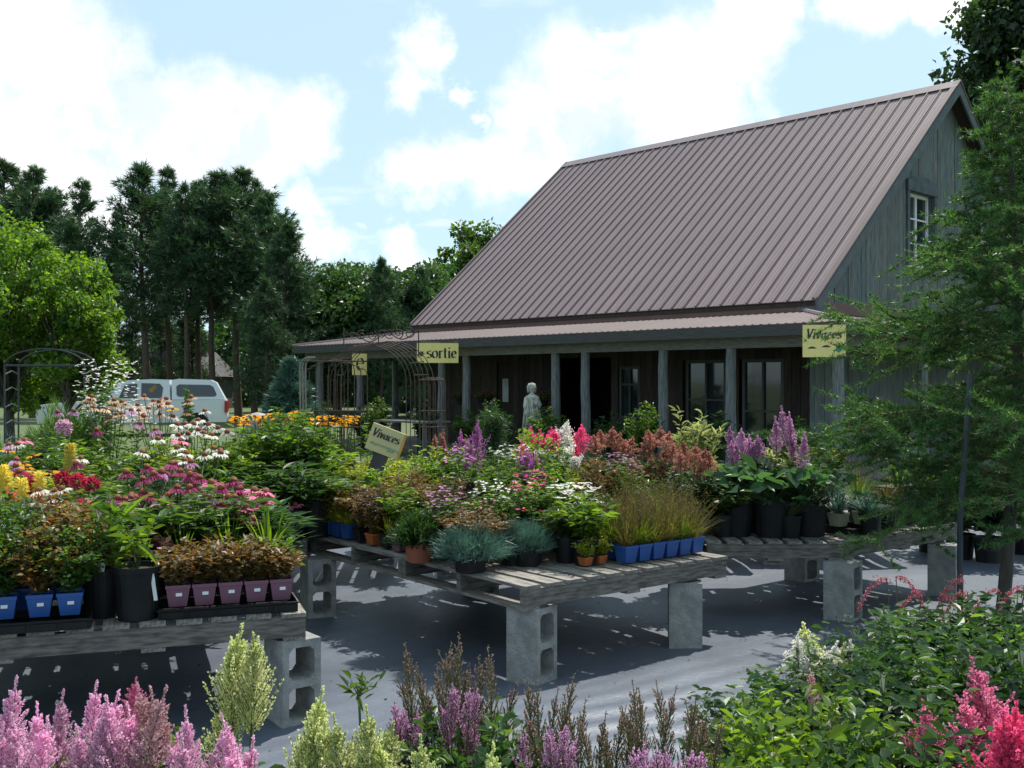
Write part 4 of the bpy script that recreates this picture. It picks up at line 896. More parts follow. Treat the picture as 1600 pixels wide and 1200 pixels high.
# front: two blue-green cushions, dark round plant, leafy plant
put('blue_fescue', 'round blue-green cushion plant at the front of the middle pallet', 'plant', 735, 5.78, cushion(0), 'bowl', fsc=(1.1, 1.1, 1.0))
put('blue_fescue', 'smaller blue-green cushion plant right of the larger one', 'plant', 822, 6.0, cushion(1), 'bowl', fsc=(.8, .8, .95))
put('evergreen_cushion', 'dark green rounded plant with a white tag on the pallet edge', 'plant', 655, 6.1, darkround(0), 'terra', fsc=(1.25, 1.25, 1.15), tagc='w')
put('evergreen_cushion', 'small dark green plant behind the blue-green cushions', 'plant', 700, 6.35, darkround(1), 'smallblack', fsc=(1, 1, .9))
t = put('leafy_perennial', 'bushy mid green plant in a black pot standing by itself on the slats', 'plant', 915, 5.98, stems_leaves(320, 30, 26, .26, .17, .06, .026, m=L_BRIGHT), 'smallblack', fsc=(1.1, 1.1, 1), ph=.14)
# small square pots along the right front edge with tawny grasses
for k in range(6):
    x, y = onB(.88+.112*k, .17+.0*k); t = place('potted_grass', ['leftmost', 'second', 'third', 'fourth', 'fifth', 'rightmost'][k]+' blue pot of tawny grass on the middle pallet, counted from the left', 'potted plant', x, y, TOP+.012, sg(k % 3), 'blue', fsc=(.85, .85, .85)); t.rotation_euler[2] = GA
for k in range(5):
    x, y = onB(.92+.12*k, .32); t = place('potted_grass', 'tawny grass pot behind the blue pots, '+['first from left', 'second from left', 'third from left', 'fourth from left', 'last at right'][k], 'potted plant', x, y, TOP+.012, sg((k+1) % 3), 'blue', fsc=(1.0, 1.0, 1.0)); t.rotation_euler[2] = GA
for k in range(2):
    x, y = onB(.63+.11*k, .24); t = place('potted_flower', ['left', 'right'][k]+' small orange pot beside the blue pots', 'potted plant', x, y, TOP+.01, low(k, L_YEL, 'ylow'), 'orange', s=1.0); t.scale = (.65, .65, .65); t.rotation_euler[2] = GA
# left edge of the middle table
for k, (tt_, pt, fk, lab) in enumerate([(2.20, 'blue', 'y', 'blue pot of fine yellow-green foliage at the far left corner'), (2.07, 'blue', 'y', 'second blue pot of yellow-green foliage along the left pallet edge'), (1.94, 'blue', 'y', 'third blue pot along the left pallet edge'), (1.78, 'dark', 'o', 'small black pot along the left pallet edge'), (1.62, 'orange', 'o', 'amber pot with grassy yellow leaves on the left pallet edge'),
                                       (1.45, 'dark', 's', 'small black pot with striped yellow grass, farthest on the pallet edge'), (1.31, 'mauve', 's', 'mauve pot with striped yellow grass on the pallet edge'), (1.17, 'dark', 's', 'nearest small black pot with striped yellow grass on the pallet edge')]):
    x, y = onB(.09, tt_)
    f_ = {'y': finegrass(k % 3, L_YEL, 'yy'), 'o': low(k % 3, L_TAN, 'lt'), 's': fo(('stripe', k % 2), lambda: tuft(330+k, 34, .16, .010, .8, L_YEL, spread=.9))}[fk]
    t = place('potted_grass', lab, 'potted plant', x, y, TOP+.012, f_, pt, fsc=(.8, .8, .7 if fk == 'y' else 1)); t.rotation_euler[2] = GA
# body of the middle display
for i, (px, d, tp, kd, lab) in enumerate([
    (520,7.25,760,'olive','fine olive-green plant behind the small blue pots'), (560,7.0,765,'tan','fine purple-brown plant left of centre in the middle display'), (610,6.75,770,'purp','smoky purple fine-leaved plant in the middle display'), (655,6.6,775,'tan','fine tan plant above the striped grasses'),
    (590,7.6,725,'yfern','golden ferny plant at the foot of the tilted sign'), (560,7.7,735,'yfern','golden ferny plant left of the tilted sign'), (640,7.5,728,'yfern','golden ferny plant right of the tilted sign'), (625,7.15,748,'yfern','low golden ferny plant in front of the tilted sign'),
    (690,7.0,760,'bright','light green leafy plant left of the dark seed globe'), (735,6.9,765,'mid','leafy plant under the dark seed globe'), (760,6.4,800,'bright','low leafy plant with tiny red flowers behind the cushions'), (820,6.45,800,'mid','low leafy plant behind the small cushion'),
    (875,6.5,795,'bright','fresh green bush under the white lilies, left one'), (925,6.4,805,'bright','fresh green bush under the white lilies, right one'), (790,6.9,775,'mid','leafy plant under the white blossom, left'), (690,7.8,735,'mid','leafy plant behind the striped stems'),
    (960,7.0,785,'dark','dark leafy plant behind the tawny grasses'), (1010,7.1,775,'mid','grey-green leafy plant behind the tawny grasses, centre'), (1065,7.2,770,'bright','light leafy plant at the right of the middle display'), (1100,7.4,780,'dark','dark leafy plant in the gap before the hostas')]):
    f_ = {'olive': lambda: fern(1, L_YEL, 'ol'), 'tan': lambda: fern(0, L_TAN, 'tanf'), 'purp': lambda: fern(2, L_PURP, 'pp'), 'yfern': lambda: fern(i % 3, L_YEL, 'yel'), 'bright': lambda: leafy(i % 3, L_BRIGHT, 'bright'), 'mid': lambda: leafy(i % 3, L_MID, 'mid'), 'dark': lambda: leafy(i % 3, L_DARK, 'dark')}[kd]()
    hz = max(.18, (Z(tp, d)-TOP-.14)*1.1+.03); base = .42 if kd in ('olive', 'tan', 'purp', 'yfern') else .6
    put('ferny_plant' if base == .42 else 'leafy_perennial', lab, 'plant', px, d, f_, 'smallblack', fsc=(1., 1., hz/base) if base == .42 else (.9, .9, hz/base))
extra = [(.14,.62,.16,'tan','small tuft of bronze foliage behind the white-tagged plant'),(.16,.95,.18,'purpd','lavender-dotted low plant on the left side of the middle pallet'),(.15,1.35,.2,'bright','spreading lime plant on the left pallet edge'),(.35,.55,.13,'blue','small silvery tuft between the two cushions'),(.42,.85,.2,'whited','white-dotted bushy plant behind the silvery tuft'),
 (.40,1.2,.24,'purp','dusky purple plant in the heart of the middle display'),(.38,1.6,.28,'tan','wiry bronze plant below the golden ferns'),(.36,2.0,.26,'bright','spreading green plant at the far left of the middle display'),(.65,.42,.15,'mid','low green plant right of the smaller cushion'),(.66,.75,.24,'redd','red-dotted green plant behind the smaller cushion'),
 (.68,1.1,.3,'mid','tallish green plant left of the white blossoms'),(.66,1.5,.34,'purpd','lavender-dotted green plant behind the globe seed head'),(.7,1.95,.38,'bright','tall lime plant behind the lavender-dotted one'),(.95,.58,.2,'mid','dark-stemmed plant behind the single black pot'),(.98,.95,.3,'bright','lime plant just under the white blossoms'),(1.0,1.4,.34,'whited','white-dotted plant between the violet sheaf and the bushes'),
 (1.0,1.9,.4,'mid','green plant under the hot pink plumes'),(1.25,.52,.26,'oli','seeding grass at the back of the blue pots'),(1.28,.85,.34,'tan','bronze haze of fine foliage behind the grasses'),(1.45,.45,.24,'oli','seeding grass at the right end of the middle pallet'),(1.45,.78,.3,'purpd','lavender-dotted plant at the right end of the middle display'),(1.3,1.3,.42,'mid','green plant before the big black pot'),(1.45,1.7,.46,'bright','lime plant under the rusty plumes, right side')]
for i, (s_, t_, hh_, kd, lab) in enumerate(extra):
    x, y = onB(s_, t_)
    f_ = {'tan': lambda: fern(0, L_TAN, 'tanf'), 'purp': lambda: fern(2, L_PURP, 'pp'), 'blue': lambda: cushion(1), 'oli': lambda: sg(i % 3), 'bright': lambda: leafy(i % 3, L_BRIGHT, 'bright')}.get(kd, lambda: leafy(i % 3, L_MID, 'mid'))()
    b_ = {'tan': .42, 'purp': .42, 'blue': .2, 'oli': .32}.get(kd, .6); w_ = 1.0 if kd in ('tan', 'purp', 'oli') else .8
    t = place('small_perennial', lab, 'plant', x, y, TOP, f_, 'smallblack', fsc=(w_ if kd != 'blue' else .5, w_ if kd != 'blue' else .5, hh_*1.25/b_))
    if kd[-1] == 'd' and kd != 'mid': ob('blossoms', dots(i, {'purpd': P_LILAC, 'whited': P_WHITE, 'redd': P_HOT}[kd], kd, 46), t, (0, 0, hh_*1.25-.12), (0, 0, i), kind='stuff')
for i, (px, d, hh_, kd, lab) in enumerate([(1290,7.6,.36,'b','blue-green perennial behind the beige pots'),(1340,7.75,.34,'g','grassy plant behind the beige pots'),(1385,7.45,.22,'g','low grassy plant right of the beige pots'),(1255,7.6,.34,'m','green plant behind the hostas'),(1130,7.1,.22,'m','low green plant at the left end of the hosta row'),(1235,7.05,.16,'h','small hosta between two larger ones'),(1360,7.15,.16,'b','silvery low plant on the near corner of the right pallet'),(1470,8.0,.3,'m','green plant at the right end of the right pallet')]):
    f_ = {'b': fo(('gg', 3), lambda: tuft(343, 260, .3, .007, .7, L_BLUE, spread=.9)), 'g': sg(i % 3), 'm': leafy(i % 3, L_MID, 'mid'), 'h': hosta(1)}[kd]; b_ = {'b': .3, 'g': .32, 'm': .6, 'h': .26}[kd]
    place('small_perennial', lab, 'plant', X(px, d), d, TOP, f_, 'smallblack', fsc=(1, 1, hh_/b_) if kd != 'h' else (.8, .8, .8))
# dark globe seed head on a stalk
d = 6.3; t = thing('globe_thistle', 'dark round seed head on a thin stalk above the middle display', 'plant', (X(735, d), d, TOP)); ob('pot', POT['smallblack'], t)
ob('seed_head', pompom(.024, mat('dark_seed', (.03,.02,.02), .9, None, 30), 9, 220), t, (0, 0, Z(760, d)-TOP)); stems(t, .12, [(0, 0, Z(762, d)-TOP, .01, 0)])
# white lilies and small red flowers
for px, py, d, n, fs, m, lab in [(900,783,6.35,46,.032,P_WHITE,'cluster of bright white blossoms on the middle display'), (800,784,6.7,30,.026,P_WHITE,'smaller white blossoms left of the bright cluster'), (740,803,6.15,12,.016,P_ROSE,'tiny red blossoms behind the blue-green cushion'), (825,815,6.2,12,.016,P_HOT,'tiny deep red blossoms above the small cushion')]:
    x = X(px, d); t = thing('flowering_plant', lab, 'plant', (x, d, TOP)); ob('pot', POT['smallblack'], t)
    zb = Z(py, d)-TOP; ob('foliage', leafy(1, L_BRIGHT, 'bright'), t, (0, 0, .13), (0, 0, 1), (.75, .75, (zb-.14)/.6), kind='stuff')
    ob('blossoms', lily_cluster(n, .17 if fs > .02 else .12, .13, fs, m, px, zb-.02), t, kind='stuff')

# plumed plants
PL = {}
def pln(key, *a, **k):
    if key not in PL: PL[key] = plume(*a, **k)
    return PL[key]
MID = lambda c, m, v, w_=.075, L_=.26, **k: pln((c, v, w_, L_), hash(c) % 97 if False else sum(map(ord, c))+v, L_, w_, 60, 15, .012, m, **k)
def astilbe(label, px, d, tips, m, mk, wd=.06, Lp=.24, z=TOP, fol=None, pot='black', ang=1.2, name='astilbe', sc_=1., fh=None, mesh=None, folsc=1., stemm=STEMR, droop=0.):
    """tips: list of (px, py) of plume tips"""
    if d > 7.5: d -= .5
    x = X(px, d); t = thing(name, label, 'plant', (x, d, z)); ob('pot', POT[pot], t)
    hs = []; zt_ = []
    for k, (a, b) in enumerate(tips):
        dd = d+rnd.uniform(-.08, .08)*(d/6); tipp = np.array([X(a, dd)-x, dd-d, Z(b, dd)-z])
        me = mesh(k) if mesh else MID(mk, m, k % 3, wd, Lp, ang=ang, droop=droop)
        l = Lp*sc_; lean = max(-.5, min(.5, (tipp[0])*.9+rnd.uniform(-.06, .06))); ly = rnd.uniform(-.1, .1)
        dirv = np.array([math.sin(lean), math.sin(ly), math.cos(lean)]); basep = tipp-dirv*l
        ob('plume', me, t, tuple(basep), (-ly, lean, rnd.uniform(0, 6) if not droop else 0), sc_)
        hs.append((basep[0], basep[1], basep[2], 0, 0)); zt_.append(basep[2])
    stems(t, POTH[pot], hs, .0025, stemm)
    fh_ = fh if fh else max(.15, (sum(zt_)/len(zt_))+.03-POTH[pot])
    ob('foliage', fol or astf(px % 3), t, (0, 0, POTH[pot]), (0, 0, px), (folsc, folsc, fh_/.42), kind='stuff')
    return t
astilbe('astilbe with two tall pointed purple plumes right of the tilted sign', 740, 7.9, [(748,655),(722,672),(735,690)], P_PURP, 'purp', .085, .36, ang=1.7, sc_=1.15)
astilbe('astilbe with a sheaf of violet plumes in the centre', 828, 7.2, [(815,705),(828,698),(840,706),(802,725),(850,722),(822,715),(836,730),(808,740),(846,712)], P_PURP, 'purp2', .06, .28, ang=1.7, sc_=1.15)
astilbe('astilbe with hot pink plumes left of the white one', 832, 8.6, [(822,668),(834,672),(845,676),(818,690)], P_HOT, 'hot', .075, .20, sc_=1.2)
astilbe('astilbe with crimson pink plumes directly beside the white one', 862, 8.5, [(855,670),(866,672),(875,668),(848,684),(870,690)], P_HOT, 'hot', .075, .20, sc_=1.2)
astilbe('astilbe with a single white plume behind the pink ones', 884, 8.4, [(881,657),(892,676),(872,690)], P_WHITE, 'wh', .08, .22)
astilbe('astilbe with a lone pointed pink plume right of the white one', 906, 8.5, [(906,664),(898,690)], P_HOT, 'hot', .075, .20, sc_=1.2)
astilbe('astilbe with faded coral plumes behind the leafy dark plant', 945, 8.2, [(940,672),(955,668),(965,675),(930,680),(975,688),(985,682)], P_RUST, 'rust', .08, .16, droop=.7)
astilbe('astilbe with rust red drooping plumes left of the variegated shoots', 1030, 8.1, [(1015,672),(1030,668),(1042,674),(1052,690),(1005,690),(1036,700)], P_RUST, 'rust', .08, .16, droop=.7)
astilbe('astilbe with brownish red plumes at the centre right', 1080, 7.7, [(1070,690),(1085,694),(1098,700),(1110,706),(1060,705),(1095,720)], P_RUST, 'rust', .08, .18, droop=.5)
astilbe('astilbe with rusty trailing plumes over the middle display', 1010, 7.5, [(1000,720),(1015,712),(1030,722),(1045,730),(985,716)], P_RUST, 'rust', .07, .18, droop=.7)
astilbe('astilbe with upright lilac plumes right of the variegated shoots', 1158, 7.9, [(1140,668),(1150,676),(1163,670),(1172,680),(1190,680),(1180,690),(1145,690)], P_LILAC, 'lil', .045, .22, ang=1.6)
astilbe('butterfly bush like plant with three long slanting purple plumes', 1215, 7.7, [(1222,634),(1240,645),(1258,676),(1208,650),(1250,672)], P_LILAC, 'lilb', .045, .30, ang=1.6)
astilbe('astilbe with short violet plumes low before the larch', 1185, 7.3, [(1178,712),(1190,722),(1200,716)], P_PURP, 'purp2', .035, .12)
astilbe('plant with thin upright tan flower stalks right of the tilted sign', 685, 8.1, [(677,680),(688,672),(700,678),(694,690),(672,700)], P_RUST, 'tanst', .012, .2, ang=2.)
astilbe('white flowered astilbe under the hot pink plumes', 850, 7.9, [(845,705),(870,712),(890,700),(880,720),(905,715),(858,725)], P_WHITE, 'wh2', .06, .10)
# variegated cream shoots
for px, d, tp, lab in [(1068,8.0,648,'variegated cream-leaved shoots, left clump'), (1100,7.9,640,'variegated cream-leaved shoots, tallest clump'), (1215,7.3,690,'variegated pale shrub below the long purple plumes')]:
    hz = Z(tp, d)-TOP-.2; put('variegated_plant', lab, 'plant', px, d, fo(('var', px), lambda: stems_leaves(px, 11, 34, .6, .13, .075, .02, m=L_VAR, up=.7, t0=.3)), 'black', fsc=(1, 1, hz/.55))
for px, d, tp, mk, lab in [(930,7.6,715,'d','dark glossy bush in a black pot behind the tawny grasses'), (980,7.7,712,'d','dark glossy bush right of the big black pot'), (900,7.7,720,'m','green bush behind the white blossoms'), (1060,7.4,745,'m','loose green bush left of the hostas'), (1110,7.6,735,'b','light green bush under the rusty plumes'),
                           (1150,7.6,725,'b','light green bush under the lilac plumes'), (1200,7.6,730,'m','green bush below the long purple plumes'), (1240,7.8,740,'b','green bush beside the larch tips'), (770,8.1,690,'d','dark conical evergreen right of the tall purple plumes'), (780,7.4,745,'m','green bush left of the violet sheaf'), (650,8.5,700,'m','green bush behind the tilted sign'), (1300,8.1,750,'m','green bush behind the larch tips'), (1370,8.3,750,'d','dark bush behind the larch')]:
    m_ = {'d': (L_DARK, 'dark'), 'm': (L_MID, 'mid'), 'b': (L_BRIGHT, 'bright')}[mk]; hz = (Z(tp+14, d)-TOP-.2)
    put('leafy_perennial', lab, 'plant', px, d, leafy((px//10) % 3, *m_), 'bigblack' if px in (930, 980) else 'black', fsc=(1.1, 1.1, hz/.6))

# ------------------------------------------------------------------ right table
for i, (px, d, lab) in enumerate([(1150,7.15,'hosta with blue-green leaves at the left of the right display'), (1205,7.1,'hosta with large leaves above the dark pots'), (1265,7.15,'hosta with cupped leaves nearest the pallet corner'), (1180,7.5,'hosta at the back of the hosta row')]):
    put('hosta', lab, 'hosta', px, d, hosta(i % 3), 'bigblack', fsc=(1.05, 1.05, 1.1), ph=.2)
for i, (px, d, lab) in enumerate([(1310,7.25,'left beige pot of grey-green grass on the right pallet'), (1348,7.35,'right beige pot of grey-green grass on the right pallet')]):
    t = put('potted_grass', lab, 'potted plant', px, d, fo(('gg', i), lambda: tuft(340+i, 160, .26, .006, .6, L_BLUE, spread=.8)), 'beige', fsc=(.9, .9, .8), z=TOP+.05); t.rotation_euler[2] = GA
tray('black tray under the beige pots on the right pallet', X(1330, 7.3), 7.3, TOP, GA, .34, .25)
for i, (px, d, lab) in enumerate([(1405,7.75,'sword-leaved plant in a tall black pot on the right pallet'), (1440,7.9,'bright sword-leaved plant at the right of the right pallet')]):
    put('sword_leaf_plant', lab, 'plant', px, d, sword(i, L_BRIGHT if i else L_MID, 'x%d' % i), 'bigblack', s=.95)
d = 8.3; x = X(1295, d); t = thing('rudbeckia', 'yellow rudbeckia behind the feathery larch tips', 'plant', (x, d, TOP)); ob('pot', POT['black'], t); hs = []
ob('foliage', leafy(2), t, (0, 0, .19), (0, 0, 0), (.8, .8, .7), kind='stuff')
for a, b in [(1270,708),(1285,707),(1298,706),(1312,704),(1322,703),(1296,718),(1284,740),(1340,670),(1310,712)]:
    p = (X(a, d)-x, rnd.uniform(-.05,.05), Z(b, d)-TOP); head(t, 'yel', p, 1.3); hs.append((*p, 0, 0))
stems(t, .19, hs)

# ------------------------------------------------------------------ foreground plants
def near(c, m, n, L_, w_, fs, ang, nb=70, nf=16, stem=STEMG, droop=0., fill=1.): return [plume(500+sum(map(ord, c))+k, L_*(1-.05*(k%3)), w_, nb, nf, fs, m, ang=ang, stem=stem, droop=droop, fill=fill) for k in range(n)]
NP = near('pink', P_PINK, 5, .26, .060, .0058, 1.05, 92, 36, fill=1.15); NPF = near('faded', P_PINKF, 3, .26, .055, .006, .95, 84, 26)
NC = near('cream', P_CREAM, 4, .22, .046, .0062, 1.5, 96, 28, fill=.85); NB = near('brown', P_BROWN, 3, .22, .020, .0052, 2.0, 70, 7, stem=STEMG, fill=.5); NV = near('vio', P_LILAC, 3, .12, .020, .0052, 1.5, 34, 12, stem=STEMR, fill=.8)
NH = near('hot', P_ROSE, 4, .20, .068, .0062, .75, 74, 26, stem=STEMR); NHH = near('hoth', P_HOT, 3, .20, .065, .0068, .75, 80, 30, stem=STEMR)
FG = .04
def fg(label, px, d, tips, ms, L_, sc_=1., fol=None, fh=.45, pot='black', stemm=STEMG, folsc=1.): return astilbe(label, px, d, tips, None, 'x', Lp=L_, z=FG, mesh=lambda k: ms[k % len(ms)], sc_=sc_, fol=fol or astf(px % 3, L_MID, 'mid'), fh=fh, pot=pot, stemm=stemm, folsc=folsc)
fg('pink astilbe in the lower left corner', 20, 2.35, [(9,1057),(45,1105),(-25,1080),(30,1150),(62,1118),(-10,1130)], NP, .26)
fg('pink astilbe with narrow spires, second from the left', 95, 2.45, [(90,1078),(50,1098),(128,1120),(75,1140),(110,1110)], NP+NPF[:1], .26)
fg('pink astilbe with the densest spires at bottom left', 165, 2.4, [(133,1062),(160,1072),(180,1062),(148,1105),(120,1115),(190,1118),(172,1140)], NP, .26)
fg('pink astilbe partly faded to tan', 225, 2.4, [(212,1068),(237,1065),(256,1060),(200,1095),(225,1110),(250,1105)], NPF+NP[:1], .26)
fg('darker pink astilbe spire above the pale ones', 205, 2.7, [(200,1057),(208,1075)], [NH[0]], .20, .7)
fg('leaning pink astilbe right of the faded one', 300, 2.35, [(317,1103),(300,1130),(282,1150),(330,1135),(270,1140)], NP, .26)
fg('pink astilbe leaning right beside the cream pair', 370, 2.3, [(378,1118),(402,1145),(355,1150),(340,1160),(392,1170),(365,1165)], NP, .26)
fg('cream astilbe with two tall plumes against the concrete block', 378, 2.75, [(357,980),(392,978),(333,1085),(372,1000),(385,992)], NC, .22, 1.3, fh=.3)
fg('cream astilbe with the tallest spire before the path', 480, 2.35, [(468,1085),(486,1108),(505,1110),(450,1130),(470,1140),(497,1150)], NC, .22, 1.15)
fg('cream astilbe in the bottom middle', 540, 2.35, [(535,1118),(520,1150),(550,1145),(560,1170)], NC, .22, 1.15)
fg('cream astilbe with one high spire left of the brown spikes', 590, 2.35, [(585,1098),(600,1130),(575,1140),(612,1150)], NC, .22, 1.15)
fg('small cream astilbe cut by the bottom edge among brown spikes', 655, 2.15, [(652,1150),(668,1178),(640,1180)], NC, .22, 1.)
fg('tiny cream astilbe at the bottom edge right of centre', 780, 2.1, [(777,1165)], NC, .22, 1.)
fg('brown-spiked astilbe with violet side plumes at the left', 665, 2.6, [(634,1020),(664,1032),(645,1055),(690,1055),(678,1070),(650,1080),(700,1090)], NB, .20, 1.15, stemm=STEMR, fh=.46)
fg('brown-spiked astilbe with the highest spikes', 735, 2.65, [(697,1017),(723,1003),(733,1017),(754,1035),(772,1020),(793,1059),(712,1050),(745,1055),(765,1065)], NB, .20, 1.2, stemm=STEMR, fh=.46)
fg('brown-spiked astilbe in the bottom centre', 860, 2.4, [(823,1077),(851,1077),(865,1074),(889,1056),(876,1088),(840,1100),(905,1110)], NB, .20, 1.15, stemm=STEMR, fh=.45)
fg('brown-spiked astilbe in front of the middle block, low', 945, 2.35, [(908,1116),(925,1122),(946,1119),(965,1110),(935,1140),(955,1142)], NB, .20, 1.1, stemm=STEMR, fh=.4)
fg('brown-spiked astilbe with purple bases right of centre', 1015, 2.35, [(982,1086),(1007,1074),(1025,1080),(1043,1084),(995,1100),(1015,1105),(970,1120)], NB, .20, 1.15, stemm=STEMR, fh=.42)
fg('brown-spiked astilbe at the right of the row', 1080, 2.35, [(1060,1089),(1078,1116),(1094,1092),(1108,1131),(1068,1120),(1085,1135)], NB, .20, 1.1, stemm=STEMR, fh=.4)
fg('violet astilbe tucked below the left brown spikes', 655, 2.5, [(612,1090),(625,1100),(640,1095),(660,1105),(630,1125),(655,1130)], NV, .13, 1., stemm=STEMR, fh=.5)
fg('violet astilbe in the middle of the brown spikes', 715, 2.5, [(700,1070),(715,1060),(728,1066),(742,1072),(705,1090),(735,1110),(750,1130)], NV, .13, 1., stemm=STEMR, fh=.55)
fg('violet astilbe at the bottom centre', 865, 2.25, [(855,1125),(875,1120),(862,1140),(815,1130),(888,1145)], NV, .13, 1.1, stemm=STEMR, fh=.4)
fg('violet astilbe massed at the bottom right of centre', 1025, 2.15, [(990,1160),(1005,1150),(1025,1150),(1045,1155),(1065,1165),(1090,1150),(1015,1170),(1105,1150),(1038,1175)], NV+NV, .13, 1.2, stemm=STEMR, fh=.4)
# stray bud stalk before the path
d = 2.5; t = thing('bud_stalk', 'single green bud stalk rising between the cream plumes', 'plant', (X(560, d), d, FG)); ob('pot', POT['smallblack'], t); stems(t, .13, [(0, 0, Z(1072, d)-FG, .02, 0)], .003)
ob('leaves', stems_leaves(77, 5, 6, .05, .05, .05, .012, m=L_MID, t0=.2, up=.6), t, (0, 0, Z(1090, d)-FG))
# green mass at the right foreground
def bush(label, px, d, tp, m, mk, w_=1., v=0, Ll=None): 
    hz = max(.2, Z(tp, d)-FG-.19); return place('leafy_perennial', label, 'plant', X(px, d), d, FG, astf(v, m, mk), 'black', fsc=(w_, w_, hz/.38))
for i, (px, d, tp, mm, mk, w_, lab) in enumerate([
    (1200,3.1,1085,L_DARK,'dk',.95,'green plant at the left end of the right foreground bushes'), (1250,2.7,1115,L_BRIGHT,'brt',1.,'yellow-green plant low in the right foreground'), (1320,2.6,1120,L_BRIGHT,'brt',1.,'yellow-green broad plant next to the bottom edge on the right'), (1265,3.6,1060,L_MID,'mid',1.,'green plant beneath the white feathery plumes'),
    (1330,3.4,1040,L_DARK,'dk',1.1,'dark green plant in the middle of the right foreground'), (1390,3.7,985,L_DARK,'dk',1.1,'green plant with raised stems below the right-hand block'), (1400,3.0,1060,L_DARK,'dk',1.1,'dark green mass left of the pink plumes'), (1460,4.1,960,L_DARK,'dk',1.2,'dark green plant at the foot of the black stake'),
    (1470,3.4,1010,L_DARK,'dk',1.2,'deep green plant behind the pink plumes'), (1540,4.3,950,L_DARK,'dk',1.2,'dark green plant at the foot of the larch'), (1545,3.4,1000,L_MID,'mid',1.2,'green plant behind the tall rose plume'), (1610,4.0,955,L_DARK,'dk',1.2,'green plant cut by the right picture edge'), (1620,3.0,1020,L_DARK,'dk',1.2,'dark plant in the lower right beyond the hot pink plumes'),
    (1420,2.5,1140,L_DARK,'dk',1.,'green plant under the small rose plume'), (1500,2.6,1110,L_DARK,'dk',1.,'green plant under the large rose plumes'), (1210,2.5,1165,L_BRIGHT,'brt',.8,'light leaved plant at the bottom edge left of the bushes'), (1385,2.35,1165,L_MID,'mid',.9,'light leaved plant at the bottom edge among the bushes')]):
    bush(lab, px, d, tp, mm, mk, w_, i % 3)
for i, (px, d, tp, lab) in enumerate([(640,2.5,1165,'dark foliage below the left brown spikes'), (720,2.45,1150,'dark foliage below the highest brown spikes'), (790,2.4,1170,'green foliage in the centre of the brown spikes')]): bush(lab, px, d, tp, L_DARK, 'dk', .8, i)
fg('rose astilbe with the large double plume at lower right', 1545, 2.55, [(1568,1032),(1520,1052),(1585,1080),(1545,1075),(1500,1080),(1530,1100),(1560,1095)], NH, .20, 1.25, stemm=STEMR, fh=.4)
fg('hot pink astilbe in the lower right corner', 1590, 2.2, [(1578,1110),(1595,1095),(1560,1135),(1610,1120),(1575,1150),(1590,1160),(1545,1160),(1600,1150)], NHH, .20, 1.2, stemm=STEMR, fh=.3)
fg('rose astilbe with a small side plume left of the large one', 1450, 2.6, [(1450,1092),(1432,1118),(1462,1115),(1470,1155)], NH, .20, .85, stemm=STEMR, fh=.35)
fg('small pink astilbe plume above the yellow-green leaves', 1273, 3.0, [(1273,1043)], NPF, .26, .55, stemm=STEMR, fh=.35)
fg('rusty faded astilbe plume near the small pink one', 1300, 2.9, [(1300,1100),(1310,1112)], [plume(611, .2, .05, 50, 12, .008, P_BROWN, ang=.8)], .20, .6, stemm=STEMR, fh=.35)
WHD = [plume(620+k, .13, .11, 34, 22, .008, P_WHITE if k else P_CREAM, ang=.25, droop=.6) for k in range(3)]
fg('white feathery drooping astilbe before the right-hand block', 1280, 3.6, [(1262,965),(1245,980),(1290,990),(1310,995),(1335,990),(1300,1005),(1275,1010),(1240,1020)], WHD, .15, 1., fh=.4)
# arching red plumes by the stake
for px, d, tips, lab in [(1415,4.4,[(1385,903),(1400,900),(1440,925)],'arching red-plumed plant left of the black stake'), (1500,4.6,[(1505,905),(1470,930),(1512,925)],'arching red-plumed plant wrapped by the black stake'), (1580,4.4,[(1560,920),(1590,925),(1600,915)],'arching red-plumed plant right of the larch trunk')]:
    x = X(px, d); t = thing('arching_astilbe', lab, 'plant', (x, d, FG)); ob('pot', POT['black'], t); hs = []
    ob('foliage', astf(1, L_MID, 'mid'), t, (0, 0, .19), (0, 0, 2), (.6, .6, .9), kind='stuff')
    for k, (a, b) in enumerate(tips):
        zt2 = Z(b, d)-FG; s = -1 if k % 2 == 0 else 1; g = G(); q = rs(k+px)
        tt = np.linspace(0, 1, 12); ax = X(a, d)-x+s*.12*tt; az = zt2-.16*tt**2+.02*tt; P_ = np.stack([ax, 0*tt, az], -1); g.tubes(P_, .0014, 4, 1)
        n = 240; u_ = q.rand(n); c = np.stack([np.interp(u_, tt, ax), 0*u_, np.interp(u_, tt, az)], -1); dd_ = q.randn(n, 3)*.8-np.array([0, 0, .8]); s_ = .008*(.7+.6*q.rand(n)); off = norm(dd_)*(.018*(1-u_)+.005)[:, None]*q.rand(n, 1)
        g.inst(FLOR, frames(dd_, q.randn(n, 3)), c+off, np.stack([s_*.7, s_], -1), 0); ob('plume', g.mesh('plume', [P_DUSK, STEMR]), t); hs.append((ax[0], 0, az[0], 0, 0))
    stems(t, .19, hs, .002, STEMR)

